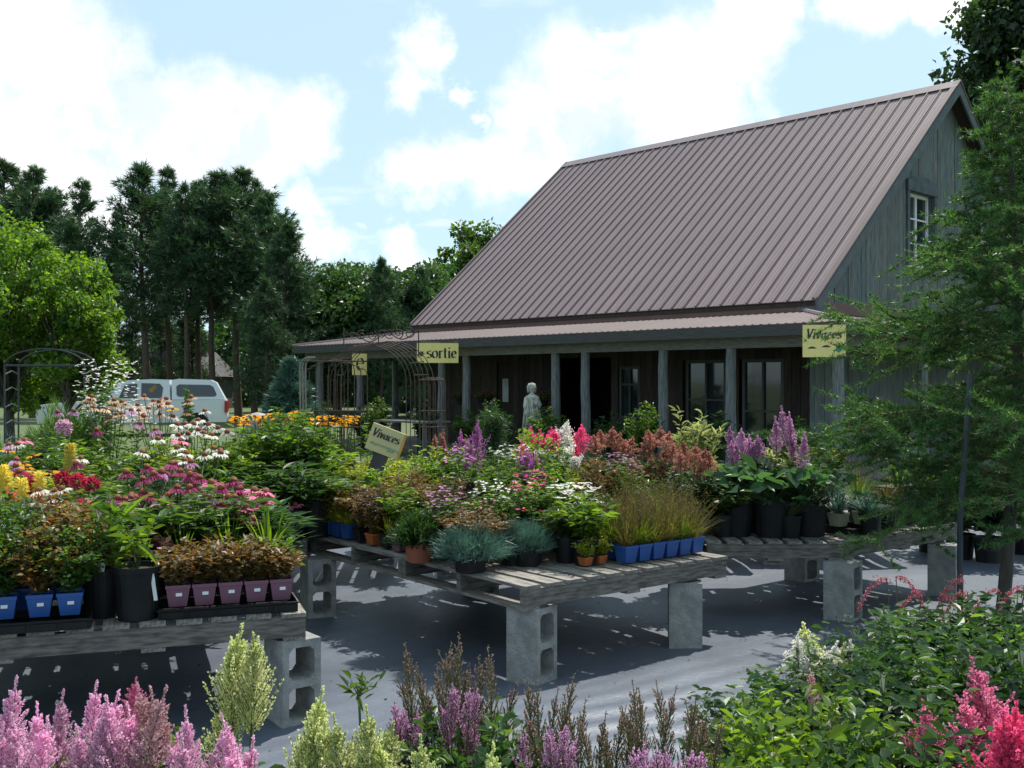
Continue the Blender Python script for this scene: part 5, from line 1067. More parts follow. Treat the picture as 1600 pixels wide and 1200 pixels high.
# ------------------------------------------------------------------ larch and stake
def larch():
    d = 6.5; x0 = X(1568, d); t = thing('larch_tree', 'young feathery larch tree on a slender trunk at the right', 'tree', (x0, d, .02)); q = rs(42)
    Ht = 3.38; g = G(); zs = np.linspace(0, Ht, 14); tx = .05*np.sin(zs*1.2)+.02*zs; ty = .03*np.sin(zs*1.7+1)
    P_ = np.stack([tx, ty, zs], -1); g.tubes(P_, np.interp(zs, [0, .15, 2.2, Ht], [.052, .042, .026, .004]), 9, 0, True); ob('trunk', g.mesh('trunk', BARK, True), t)
    nb = 165; gb = G(); gn = G(); tips = []
    BP = []; BR = []
    for i in range(nb):
        z = .80+(Ht-.83)*(i/(nb-1))**1.2; a = i*2.399+q.rand()*.5
        env = np.interp(z, [.8, 1.15, 1.6, 2.0, 2.35, 2.75, 3.1, 3.4], [.75, 1.15, 1.22, .98, .66, .38, .22, .07]); L_ = env*(.55+.65*q.rand()**1.5)*(1.0 if q.rand() < .8 else 1.18)
        tt = np.linspace(0, 1, 9); r_ = L_*tt; rise = -.05+.85*q.rand()
        zz_ = z+L_*(rise*tt-.95*tt**2+.62*tt**3); sw = .22*L_*(np.sin(tt*3+(s0 := q.rand()*6))-np.sin(s0))
        cx_, cy_ = np.interp(z, zs, tx), np.interp(z, zs, ty); p = np.stack([cx_+r_*np.cos(a)-sw*np.sin(a), cy_+r_*np.sin(a)+sw*np.cos(a), zz_], -1)
        BP.append(p); BR.append(np.linspace(.010, .002, 9)*(.5+L_*.5))
        # side twigs
        for k in range(int(12*L_)+5):
            s = .18+.78*q.rand(); b0 = np.array([np.interp(s, tt, p[:, j]) for j in range(3)]); aa = a+(1 if k % 2 else -1)*(.6+.5*q.rand()); l2 = L_*(.18+.30*q.rand())*(1.1-.55*s)+.08
            t2 = np.linspace(0, 1, 9); dz = -.55+1.0*q.rand()
            p2 = np.stack([b0[0]+l2*t2*np.cos(aa), b0[1]+l2*t2*np.sin(aa), b0[2]+l2*(dz*t2-.25*t2**2+.22*t2**3)], -1); BP.append(p2); BR.append(np.linspace(.004, .0012, 9))
    BP = np.array(BP); gb.tubes(BP, np.array(BR), 4, 0); ob('branches', gb.mesh('branches', mat('larch_twig', (.16,.12,.05), .8, (.10,.085,.04), 8)), t, kind='stuff')
    # needle tufts along every twig
    seg = np.linalg.norm(np.diff(BP, axis=1), axis=-1).sum(1); loc = []; dr = []
    for p, L_ in zip(BP, seg):
        n = int(L_/.0115); s = np.sort(.06+.94*q.rand(n)); tt = np.linspace(0, 1, 9); c = np.stack([np.interp(s, tt, p[:, j]) for j in range(3)], -1)
        tdir = norm((p[-1]-p[0])[None]); k = 6; C_ = np.repeat(c, k, 0); rr = q.randn(len(C_), 3); rr = norm(rr-0.2*(rr@tdir.T)*tdir)+tdir*.55+np.array([0, 0, .25]); loc.append(C_); dr.append(rr)
    loc = np.concatenate(loc); dr = np.concatenate(dr); n = len(loc); s = .6+.7*q.rand(n)
    gn.inst(NEEDLE, frames(dr, q.randn(n, 3)), loc, np.stack([.0050*s, .036*s], -1), 0); ob('foliage', gn.mesh('foliage', [L_LARCH]), t, kind='stuff')
    print('larch needles', n)
larch()
d = 5.9; g = G(); g.tubes([[(0, 0, 0), (.0, 0, .8), (.06, 0, 1.62)]], .017, 8, 0, True)
o = tag(ob('garden_stake', g.mesh('garden_stake', DIRON), None, (X(1500, d), d, .0)), 'thin black stake left of the larch trunk', 'stake')

# ------------------------------------------------------------------ trees
def broad(seed, Ht, Rc, zc, rzv, ncl, lpc, ls, lm, trunk_r, clr=.9, low_=0.):
    """trunk with limbs reaching into leaf clumps, open crown"""
    q = rs(seed); c = q.randn(ncl, 3); c = norm(c)*((.35+.65*q.rand(ncl)**.5)[:, None]); c *= np.array([Rc, Rc, rzv]); c[:, 2] += zc; c = c[c[:, 2] > low_+.2]
    ncl = len(c); g = G(); zt3 = np.linspace(0, zc, 7); P_ = np.stack([.15*np.sin(zt3*.5+seed), .12*np.sin(zt3*.7), zt3], -1); g.tubes(P_, np.linspace(trunk_r, trunk_r*.55, 7), 9, 0)
    tt = np.linspace(0, 1, 6)[:, None]; LP = []
    for k in range(ncl):
        z0 = np.clip(c[k, 2]*(.35+.3*q.rand()), zc*.25, zc*.98); b = np.array([np.interp(z0, zt3, P_[:, 0]), np.interp(z0, zt3, P_[:, 1]), z0]); mid = (b+c[k])/2+np.array([0, 0, .12*Rc])+q.randn(3)*.15; LP.append((1-tt)**2*b+2*tt*(1-tt)*mid+tt**2*c[k])
    g.tubes(np.array(LP), trunk_r*np.linspace(.32, .06, 6), 4, 0)
    tm_ = g.mesh('trunk', BARK, True)
    cr_ = clr*(.6+.7*q.rand(ncl)); p = np.repeat(c, lpc, 0)+norm(q.randn(ncl*lpc, 3))*(np.repeat(cr_, lpc)*q.rand(ncl*lpc)**.45)[:, None]*np.array([1, 1, .8])
    g = G(); s = ls*(.6+.8*q.rand(len(p))); d_ = q.randn(len(p), 3); d_[:, 2] -= .3; up = q.randn(len(p), 3)*.8+np.array([0, 0, 1]); g.inst(LEAF4, frames(d_, up), p, np.stack([s*.75, s], -1), 0)
    return tm_, g.mesh('crown', [lm])
def pine(seed, Ht, crown0, Rm, n_b=60, ls=.20, dens=1., top=.35):
    q = rs(seed); g = G(); zs = np.linspace(0, Ht, 10); wob_ = np.stack([.12*np.sin(zs*.4+seed), .1*np.sin(zs*.5+seed*2), zs], -1); g.tubes(wob_, np.linspace(.17, .03, 10)*Ht/11, 8, 0)
    zb = Ht*(crown0+(.985-crown0)*np.sort(q.rand(n_b))**.82); BPp = []; loc = []; dr = []
    for z in zb:
        f = (z/Ht-crown0)/(1-crown0); env = Rm*(np.sin(np.pi*(.22+.76*f)**.9)*.8+.2*(1-f))*(.45+.8*q.rand()); env = max(env, top); a = q.rand()*2*np.pi; t = np.linspace(0, 1, 6); r_ = env*t; zz_ = z+env*(.35+.5*q.rand())*t**1.3
        b = np.array([np.interp(z, zs, wob_[:, 0]), np.interp(z, zs, wob_[:, 1])]); p = np.stack([b[0]+r_*np.cos(a), b[1]+r_*np.sin(a), zz_], -1); BPp.append(p)
        m_ = int((14+22*env)*dens); s = .3+.7*q.rand(m_)**.7; c = np.stack([np.interp(s, t, p[:, j]) for j in range(3)], -1); sd_ = q.randn(m_, 3)*np.array([.26, .26, .13])*env*.9*(s[:, None]*.6+.3); loc.append(c+sd_)
        dd_ = np.stack([np.cos(a)+0*s, np.sin(a)+0*s, .5+0*s], -1)+q.randn(m_, 3)*.5+sd_; dr.append(dd_)
    for k in range(14): loc.append(np.array([[wob_[-1, 0]+q.randn()*.12, wob_[-1, 1]+q.randn()*.12, Ht-k*.06]])); dr.append(np.array([[q.randn()*.4, q.randn()*.4, 1]]))
    g.tubes(np.array(BPp), np.linspace(.035, .010, 6)*Ht/11, 3, 0); tm_ = g.mesh('trunk', BARKP, True)
    loc = np.concatenate(loc); dr = norm(np.concatenate(dr)); k = 11; C_ = np.repeat(loc, k, 0); D_ = np.repeat(dr, k, 0)+q.randn(len(C_), 3)*.55; C_ = C_+norm(D_)*.03; s = ls*(.7+.6*q.rand(len(C_)))
    g = G(); g.inst(NEEDLE, frames(D_, q.randn(len(C_), 3)), C_, np.stack([s*.13, s], -1), 0); return tm_, g.mesh('crown', [L_PINE])
def tree(name, label, px, d, meshes, s=1., rz=None, group=None, cat='tree', z=None):
    x = X(px, d); t = thing(name, label, cat, (x, d, float(fallz(x, d)) if z is None else z), rz if rz is not None else rnd.uniform(0, 6.28), group, s)
    ob('trunk', meshes[0], t); ob('crown', meshes[1], t, kind='stuff'); return t
PT = [pine(1, 11, .34, 1.7, 95, .30, .50, .14), pine(2, 11, .40, 1.35, 80, .30, .50, .12), pine(3, 11, .36, 1.9, 105, .30, .50, .16), pine(4, 11, .08, 2.1, 130, .30, .50, .14)]
def pt(i, px, d, tp, label, w_=1.):
    h = Z(tp, d)+.3; s = h/11.15; t = tree('pine_tree', label, px, d, PT[i], 1.); t.scale = (s*w_, s*w_, s)
pt(0, 225, 47, 258, 'tall pine with pointed top standing left of the pine group', 1.1)
pt(1, 262, 52, 265, 'slim pine with a bare trunk, second in the group')
pt(1, 290, 46, 290, 'lower pine between the pointed and the rounded ones', .9)
pt(0, 312, 54, 282, 'pine trunk seen against bright sky in the group')
pt(2, 335, 47, 270, 'broad rounded pine left of the group centre')
pt(2, 372, 48, 265, 'highest rounded pine in the group centre', 1.1)
pt(1, 398, 52, 285, 'pine behind the right shoulder of the group')
pt(2, 420, 46, 305, 'pine on the right shoulder of the group', 1.05)
pt(3, 448, 43, 352, 'right-hand pine with branches down to the ground', 1.05)
pt(3, 415, 41, 440, 'short bushy pine in front of the group')
pt(0, 12, 50, 255, 'pine at the far left edge', 1.2)
pt(2, 50, 49, 262, 'pine second from the left edge', 1.0)
pt(1, 128, 46, 285, 'slim pointed pine above the light green tree', 1.0)
pt(0, 82, 50, 300, 'pine hidden behind the light green tree', 1.)
pt(1, 185, 50, 335, 'small thin pine between the light green tree and the pine group', .9)
pt(3, 485, 58, 470, 'low pine right behind the pine group', 1.0)
pt(3, 205, 55, 470, 'low dark pine hiding the house behind the pickup cab'); pt(3, 300, 56, 480, 'low pine between the trunks behind the pickup canopy'); pt(3, 250, 58, 450, 'low pine in the middle of the bare trunks')
LT = broad(11, 5.6, 2.2, 3.3, 2.2, 125, 230, .105, L_LIME, .13, .38)
tree('birch_tree', 'light green sunlit deciduous tree at the left edge', 25, 25, LT, .95, 1.0)
t = tree('birch_tree', 'light green deciduous tree with ragged right side beside the pines', 112, 24, broad(12, 4.7, 1.15, 2.8, 1.9, 50, 200, .11, L_LIME, .09, .36), 1., 2.0)
tree('deciduous_tree', 'green tree cut by the left picture edge', -60, 27, LT, 1.1, 4)
DT = [broad(21, 6.5, 2.8, 3.9, 2.8, 120, 260, .19, L_TREE, .2, .75), broad(22, 6.5, 2.4, 4.0, 2.6, 110, 260, .19, L_TREE, .18, .75)]
for i, (px, d, s, lab) in enumerate([(530,46,.98,'rounded dark tree at the left behind the porch'), (590,48,1.02,'dark tree behind the rusty arbour'), (560,56,1.15,'tree far behind the porch roof'), (640,47,1.0,'dark tree touching the left end of the steep roof'), (690,50,1.02,'tree peeking over the left roof slope'), (500,60,1.1,'distant tree between pines and porch'), (620,60,1.15,'distant tree crown behind the porch corner')]):
    tree('deciduous_tree', lab, px, d, DT[i % 2], s)
tree('deciduous_tree', 'taller light tree rising behind the steep roof edge', 745, 52, broad(24, 8, 1.9, 6.3, 2.3, 60, 170, .2, L_MID, .15, .55), 1.07)
pt(3, 597, 44, 408, 'spiky pine between the rounded trees behind the porch', .9); pt(3, 655, 45, 425, 'spiky pine left of the steep roof edge', .9)
tree('maple_tree', 'tall maple rising behind the right gable', 1650, 30, broad(31, 14, 2.7, 9.3, 5.0, 260, 300, .20, L_MAPLE, .28, .85), 1., 1.0, z=0)
tree('maple_tree', 'maple behind the right end of the roof, cut by the picture edge', 1740, 27, broad(32, 12, 3.0, 7.3, 4.2, 160, 280, .20, L_MAPLE, .25, .85), 1., 2.0, z=0)
# far wood that closes the view between the trunks
def wood():
    q = rs(77); g = G(); n = 90000; a = q.rand(n); px = -300+2400*a; d_ = 70+14*q.rand(n); x = (px-800)/F*d_; top = 6.2+1.3*np.sin(px*.021)+.9*np.sin(px*.05+1)+.6*np.sin(px*.13); z = -.4+top*q.rand(n)**.8
    s = .45*(.7+.6*q.rand(n)); g.inst(LEAF4, frames(q.randn(n, 3), q.randn(n, 3)), np.stack([x, d_, z], -1), np.stack([s*.8, s], -1)); ob('far_wood', g.mesh('far_wood', [L_TREE]), kind='stuff')
wood()
tag(bpy.data.objects['far_wood'], 'dark distant wood closing the view behind the pines', 'wood')

# ------------------------------------------------------------------ left middle distance: arch, conifer bush, white shrub
d = 18; AX = X(75, d); t = thing('garden_arch', 'dark metal garden arch with curved top at the left', 'garden arch', (AX, d, 0)); g = G(); 
for sx_ in (-.62, .72):
    for sy_ in (-.25, .25): g.tubes([[(sx_, sy_, 0), (sx_, sy_, 1.2), (sx_, sy_, 1.85)]], .015, 6, 0, True)
ob('post', g.mesh('post', DIRON), t); g = G()
for sy_ in (-.25, .25):
    a = np.linspace(0, np.pi, 14); g.tubes(np.stack([.05+.67*np.cos(a), sy_+0*a, 1.85+.28*np.sin(a)], -1), .013, 6, 0); g.tubes([[(-.62, sy_, 1.85), (.05, sy_, 1.85), (.72, sy_, 1.85)]], .018, 6, 0)
ob('arch_rail', g.mesh('arch_rail', DIRON), t); g = G()
for k in range(6):
    z = .3+k*.28; g.tubes([[(.72, -.25, z), (.72, .0, z+.06), (.72, .25, z)], [(-.62, -.25, z), (-.62, .0, z+.06), (-.62, .25, z)]], .012, 5, 0)
ob('rung', g.mesh('rung', DIRON), t)
put('conifer_bush', 'soft green rounded bush in front of the dark arch', 'bush', 95, 13, needles(401, 16000, .50, 1.25, .10, .012, L_MID), None, z=0)
put('conifer_bush', 'small silvery bush at the far left edge', 'bush', 5, 11, needles(402, 5000, .26, .85, .09, .008, L_BLUE), None, z=0, fsc=(1, 1, 1.1))
t = put('flowering_shrub', 'tall shrub with clusters of small white flowers beside the pickup cab', 'shrub', 165, 13, stems_leaves(403, 40, 26, 1.75, .34, .12, .045, m=L_MID), None, z=0); ob('blossoms', lily_cluster(240, .40, .7, .028, P_WHITE, 5, 1.15), t, kind='stuff')
t = put('flowering_shrub', 'wispy white-flowered perennial before the pickup door', 'shrub', 218, 10.5, stems_leaves(404, 24, 22, 1.25, .2, .10, .03, m=L_MID), None, z=0); ob('blossoms', lily_cluster(90, .22, .2, .03, P_WHITE, 6, 1.15), t, kind='stuff')
put('young_tree', 'young leafy sapling in front of the pickup canopy', 'sapling', 293, 15, stems_leaves(405, 6, 60, 1.85, .10, .09, .05, m=L_MID, t0=.3, stem_r=.008), None, z=0)
# orange rudbeckia bed by the arbour
for k, (px, w_, lab) in enumerate([(395, .22, 'small patch of orange-yellow daisies right of the pickup'), (440, .32, 'broad patch of orange-yellow daisies in front of the blue spruce'), (478, .24, 'patch of orange-yellow daisies behind the arbour rods'), (530, .22, 'patch of orange-yellow daisies seen through the arbour')]):
    d = 11.8; x = X(px, d); t = thing('rudbeckia', lab, 'plant', (x, d, 0)); ob('foliage', leafy(k % 3, L_MID, 'mid'), t, (0, 0, 0), (0, 0, k), (1.3, 1.3, 1.75), kind='stuff'); q = rs(k+900); hs = []
    ob('pot', POT['bigblack'], t)
    for j in range(24):
        p = (q.uniform(-w_, w_), q.uniform(-.25, .25), Z(650+14*q.rand()-(4 if k == 1 else 0)*2, d)); head(t, 'yel', p, 1.5); hs.append((*p, 0, 0))
    stems(t, .2, hs)
# blue spruce, stones, parked things behind
def conifer(seed, Ht, Rb, m, n=9000, ln=.09):
    q = rs(seed); g = G(); nb = 26; locs = []; drs = []
    for k in range(nb*8):
        f = q.rand()**.8; a = (k % 8)*.785+int(f*nb)*.4+q.randn()*.08; r_ = Rb*(1-f)*(.3+.75*q.rand()); locs.append((r_*np.cos(a), r_*np.sin(a), .1+Ht*f*.97+.1*r_)); drs.append((np.cos(a), np.sin(a), .45))
    L_ = np.repeat(np.array(locs), n//(nb*8), 0); D_ = np.repeat(np.array(drs), n//(nb*8), 0)+q.randn(len(L_), 3)*.5; L_ = L_+q.randn(len(L_), 3)*[.05, .05, .02]
    g.inst(NEEDLE, frames(D_, q.randn(len(L_), 3)), L_, np.tile([[ln*.16, ln]], (len(L_), 1)), 0); c_ = g.mesh('crown', [m]); g = G(); g.tubes([[(0, 0, 0), (0, 0, Ht*.5), (0, 0, Ht)]], [[.04, .03, .008]], 7, 0); return g.mesh('trunk', BARK), c_
tree('spruce_tree', 'small blue spruce behind the orange-yellow daisies', 455, 22, conifer(5, 2.0, .9, L_BLUE, 12000, .16), 1.)
tree('cedar_tree', 'dark conical evergreen right of the tall purple plumes, behind the display', 772, 9.6, conifer(6, 1.2, .22, L_DARK, 9000, .05), 1., z=0)
STONE = mat('stone', (.4,.38,.34), .9, (.25,.24,.22), 8, bump=.8, bscale=12)
def rock(label, px, d, r, z=0.):
    q = rs(px); g = G(); g.lathe([(.001, 0), (r*.8, r*.1), (r, r*.5), (r*.9, r*.95), (r*.55, r*1.35), (.001, r*1.5)], 12, wob=lambda th, zz_: 1+.13*np.sin(th*3+px)+.08*np.sin(th*5+zz_*9)); x = X(px, d); o = ob('boulder', g.mesh('boulder', STONE, True), None, (x, d, float(fallz(x, d))+z)); tag(o, label, 'boulder')
rock('left pale round stone by the lawn right of the pickup', 402, 24, .42, .3); rock('right pale round stone by the lawn right of the pickup', 417, 24, .36, .35)

# ------------------------------------------------------------------ distant houses and fence
HW = mat('distant_white', (.5,.53,.56), .7, (.45,.48,.5), 4); HR = mat('distant_roof', (.022,.022,.024), .8, (.08,.07,.07), 4)
def house(label, px, d, w_, dp, h_, rh, wall, roofm, nw):
    x = X(px, d); z0 = float(fallz(x, d)); t = thing('house', label, 'house', (x, d, z0))
    g = G(); g.box(-w_/2, w_/2, 0, dp, 0, h_); ob('wall', g.mesh('wall', wall), t)
    g = G(); g.prism([(-w_/2-.4, h_+.004), (w_/2+.4, h_+.004), (w_/2-1.2, h_+rh), (-w_/2+1.2, h_+rh)], lambda a, b, tt: (a, tt+(0 if b < h_+.1 else 0), b), -.4, dp+.4); ob('roof', g.mesh('roof', roofm), t)
    g = G(); g.box(0, .9, -.05, -.005, 0, .9); g.box(.08, .82, -.06, -.051, .08, .82, 1); wm = g.mesh('window', [WHITE, GLASS])
    for k in range(nw): ob('window', wm, t, (-w_/2+.8+k*(w_-2.4)/max(1, nw-1), 0, 1.0))
house('dark low house with hipped roof behind the pine trunks', 235, 62, 6.5, 6, 2.0, 1.6, mat('dark_wall', (.05,.05,.045), .8, None, 4), HR, 3)
0 and house('pale house glimpsed right of the pine group', 440, 62, 6, 6, 1.9, 1.2, HW, HR, 3)
# ------------------------------------------------------------------ pickup truck with canopy
def truck():
    d = 33.5; x = X(256, d); z0 = float(fallz(x, d)); t = thing('pickup_truck', 'white pickup truck with a canopy over its bed parked by the pines', 'pickup truck', (x, d, z0), R(14))
    PAINT = mat('white_paint', (.72,.75,.80), .25, (.70,.73,.78), 2); CH = mat('tyre', (.02,.02,.02), .9, None, 4); TL = mat('tail_lamp', (.5,.02,.02), .3, None, 4)
    W2 = .95
    def sect(g, prof, ins=0., mi=0):      # side profile extruded across, sides pulled in towards the top
        n = len(prof); zs = [p[1] for p in prof]
        def y(z): return W2-ins-max(0, z-1.05)*.28
        V = [(a, -y(b), b) for a, b in prof]+[(a, y(b), b) for a, b in prof]
        g.raw(V, [tuple(range(n)), tuple(range(n, 2*n))[::-1]]+[(i, n+i, n+(i+1) % n, (i+1) % n) for i in range(n)], mi)
    # x+ = rear (right in the photo)
    g = G(); body = [(-3.55,.42),(-3.6,.72),(-3.5,.98),(-2.1,1.10),(1.93,1.12),(1.97,.60),(1.93,.42)]
    sect(g, body); ob('body', g.mesh('body', PAINT), t)
    g = G(); cab = [(-2.05,1.105),(-1.35,1.62),(-1.15,1.72),(-.3,1.76),(.22,1.74),(.26,1.125)]; sect(g, cab, .03); c = ob('cab', g.mesh('cab', PAINT), t)
    g = G(); cn = [(.30,1.125),(.29,1.74),(.5,1.77),(1.45,1.74),(1.62,1.66),(1.90,1.125)]; sect(g, cn, .025); cc = ob('canopy', g.mesh('canopy', PAINT), t)
    def ypl(z, ins): return W2-ins-max(0, z-1.05)*.28
    def pane(name, pts, ins, par, m=GLASS, off=.012):
        for s in (-1, 1):
            g = G(); n = len(pts); V = [(a, s*(ypl(b, ins)+off), b) for a, b in pts]+[(a, s*(ypl(b, ins)-.01), b) for a, b in pts]
            f = [tuple(range(n)) if s < 0 else tuple(range(n))[::-1], tuple(range(n, 2*n))]+[(i, (i+1) % n, n+(i+1) % n, n+i) for i in range(n)]; g.raw(V, f); ob(name, g.mesh(name, m), par)
    pane('window', [(-1.25,1.18),(-.72,1.18),(-.72,1.62),(-1.08,1.60)], .03, c); pane('window', [(-.60,1.18),(.0,1.18),(.04,1.50),(-.06,1.62),(-.60,1.64)], .03, c)
    pane('window', [(.44,1.28),(.50,1.22),(1.58,1.22),(1.64,1.28),(1.54,1.52),(1.44,1.58),(.52,1.60),(.43,1.54)], .025, cc)
    pane('door_handle', [(-.20,.99),(.0,.99),(.0,1.035),(-.20,1.035)], 0, t, DIRON, .03)
    pane('door_seam', [(.245,.5),(.265,.5),(.265,1.10),(.245,1.10)], 0, t, DIRON, .004); pane('door_seam', [(-.67,.5),(-.655,.5),(-.655,1.10),(-.67,1.10)], 0, t, DIRON, .004)
    for s in (-1, 1):
        g = G(); g.box(1.88, 1.985, s*.955-.07, s*.955+.01 if s > 0 else s*.955+.07, .72, 1.08); ob('tail_lamp', g.mesh('tail_lamp', TL), t)
    g = G(); g.tubes([[(1.98,-.9,.5),(2.05,-.6,.5),(2.05,.6,.5),(1.98,.9,.5)]], .07, 6, 0, True); ob('bumper', g.mesh('bumper', mat('chrome', (.6,.6,.6), .2, None, 3, metal=1.)), t)
    for wx in (-2.75, 1.05):
        for s in (-1, 1):
            g = G(); a = np.linspace(0, 2*np.pi, 25)[:-1]; yy = s*.86
            g.tubes([[(wx, s*.74, .36), (wx, s*.97, .36)]], .36, 20, 0, True); wo = ob('wheel', g.mesh('wheel', CH), t)
            g = G(); g.tubes([[(wx, s*.971, .36), (wx, s*.985, .36)]], .2, 14, 0, True); ob('rim', g.mesh('rim', mat('rim_metal', (.5,.5,.52), .3, None, 3, metal=.8)), wo)
    # orange maple leaf like sticker in the rear cab window, with flower reflections painted in as discs
    g = G(); q = rs(8)
    for k in range(5):
        a = np.linspace(0, 2*np.pi, 9)[:-1]; cx_, cz_ = -.30+q.uniform(-.12,.12), 1.42+q.uniform(-.09,.09); r_ = .05+.03*q.rand(); z_s = cz_+r_*np.sin(a); g.raw([(cx_+r_*np.cos(v), -(ypl(cz_, .03)+.016+.001*k)+0*v, zz_) for v, zz_ in zip(a, z_s)], [tuple(range(8))])
    ob('sticker', g.mesh('sticker', mat('sticker_reflection', (.45,.25,.06), .6, None, 8)), c)
truck()

# ------------------------------------------------------------------ rusty iron arbour in front of the porch
def arbour():
    d = 12.2; s = d/F; x0 = X(620, d); t = thing('iron_arbour', 'rusty iron rod arbour with scrollwork crest in front of the porch', 'arbour', (x0, d, 0)); lx = lambda px: (px-620)*s; zp = lambda py: Z(py, d)
    # arch hoops, several in depth
    for k in range(7):
        yy = -.5+k*.165; g = G(); a = np.linspace(0, np.pi, 22); cx_ = lx(618-k*9); rx = lx(620+64); base = zp(596); g.tubes(np.concatenate([[[cx_+rx, yy, .02]], np.stack([cx_+rx*np.cos(a), yy+0*a, base+(zp(536)-base)*np.sin(a)], -1), [[cx_-rx, yy, .02]]]), .0052, 5, 0); ob('hoop', g.mesh('hoop', IRON), t)
    for k in range(9):
        g = G(); a = R(10+k*20); p = (lx(612)+(lx(684))*math.cos(a), zp(596)+(zp(536)-zp(596))*math.sin(a)); g.tubes([[(p[0], -.5, p[1]), (p[0]-.1, 0, p[1]), (p[0]-.25, .5, p[1])]], .006, 5, 0); ob('cross_rod', g.mesh('cross_rod', IRON), t)
    # side cages of upright rods
    for nm, pa, pb, n, pt_ in (('left', 488, 584, 11, 562), ('right', 662, 700, 6, 590)):
        for k in range(n):
            xx = lx(pa+(pb-pa)*k/(n-1)); yy = -.55 if nm == 'left' else -.5; g = G(); topz = zp(pt_+(14*abs(k/(n-1)-.5)**2*4 if nm == 'left' else 0)); g.tubes([[(xx, yy, .02), (xx, yy, topz-.08), (xx+(.02 if k < n/2 else -.02), yy, topz-.02), (xx+(.10 if k < n/2 else -.10), yy+.02, topz)]], .006, 5, 0); ob('upright_rod', g.mesh('upright_rod', IRON), t)
        for py in (566, 640, 664, 700):
            if nm == 'right' and py == 566: py = 594
            g = G(); g.tubes([[(lx(pa), -.56, zp(py)), (lx((pa+pb)/2), -.57, zp(py)), (lx(pb), -.56, zp(py))]], .009, 5, 0); ob('cage_band', g.mesh('cage_band', IRON), t)
    g = G(); a = np.linspace(np.pi, np.pi*.5, 8)
    for o_ in (0, .03, .06): g.tubes(np.concatenate([[[lx(487)+o_, -.6, .4]], [[lx(485)+o_, -.6, zp(600)]], np.stack([lx(500)+lx(635)*1.0*np.cos(a)+o_, -.6+0*a, zp(575)+(zp(560)-zp(575))*np.sin(a)], -1)]), .010, 5, 0)
    ob('bent_rail', g.mesh('bent_rail', mat('pale_iron', (.2,.19,.15), .6, None, 9)), t)
    # scroll crest
    def scroll(cx_, cz_, r, turns, s0, dirn=1, st=0):
        a = np.linspace(0, turns*2*np.pi, 30); rr = r*(1-.8*a/a[-1]); return np.stack([cx_+dirn*rr*np.cos(a+st), -.5+0*a, cz_+rr*np.sin(a+st)], -1)
    for k, px in enumerate((560, 574, 590, 605, 616, 630, 646)):
        g = G(); r = (.035, .06, .055, .05, .06, .055, .08)[k]; g.tubes(scroll(lx(px), zp(527-(3 if k > 2 else 0)), r, 1.4, 0, 1 if k % 2 else -1, k), .006, 5, 0); ob('scroll', g.mesh('scroll', IRON), t)
    for k, (pa, pb) in enumerate(((548, 600), (600, 660))):
        g = G(); u_ = np.linspace(0, 1, 16); g.tubes(np.stack([lx(pa)+(lx(pb)-lx(pa))*u_, -.5+0*u_, zp(530-4*k)+.05*np.sin(u_*np.pi*2+k)], -1), .007, 5, 0); ob('crest_rail', g.mesh('crest_rail', IRON), t)
    for a_, b_, c_ in ((548,545,515),(660,560,516),(600,542,520)):
        g = G(); g.tubes([[(lx(a_), -.5, zp(b_)), (lx(a_), -.5, zp(c_))]], .007, 5, 0); ob('crest_post', g.mesh('crest_post', IRON), t)
    # small leaves twined through the cage
arbour()
put('climbing_plant', 'yellow-green shoots climbing beside the arbour', 'plant', 574, 9.6, fo('climb', lambda: stems_leaves(420, 7, 26, 1.3, .14, .06, .035, m=L_BRIGHT, t0=.5)), 'bigblack', z=.0, fsc=(1.2, 1.2, .78))
put('climbing_plant', 'leafy shoots right of the climbing ones, above the tilted sign', 'plant', 612, 9.8, fo('climb', lambda: None), 'bigblack', z=.0, fsc=(1.2, 1.2, .72))

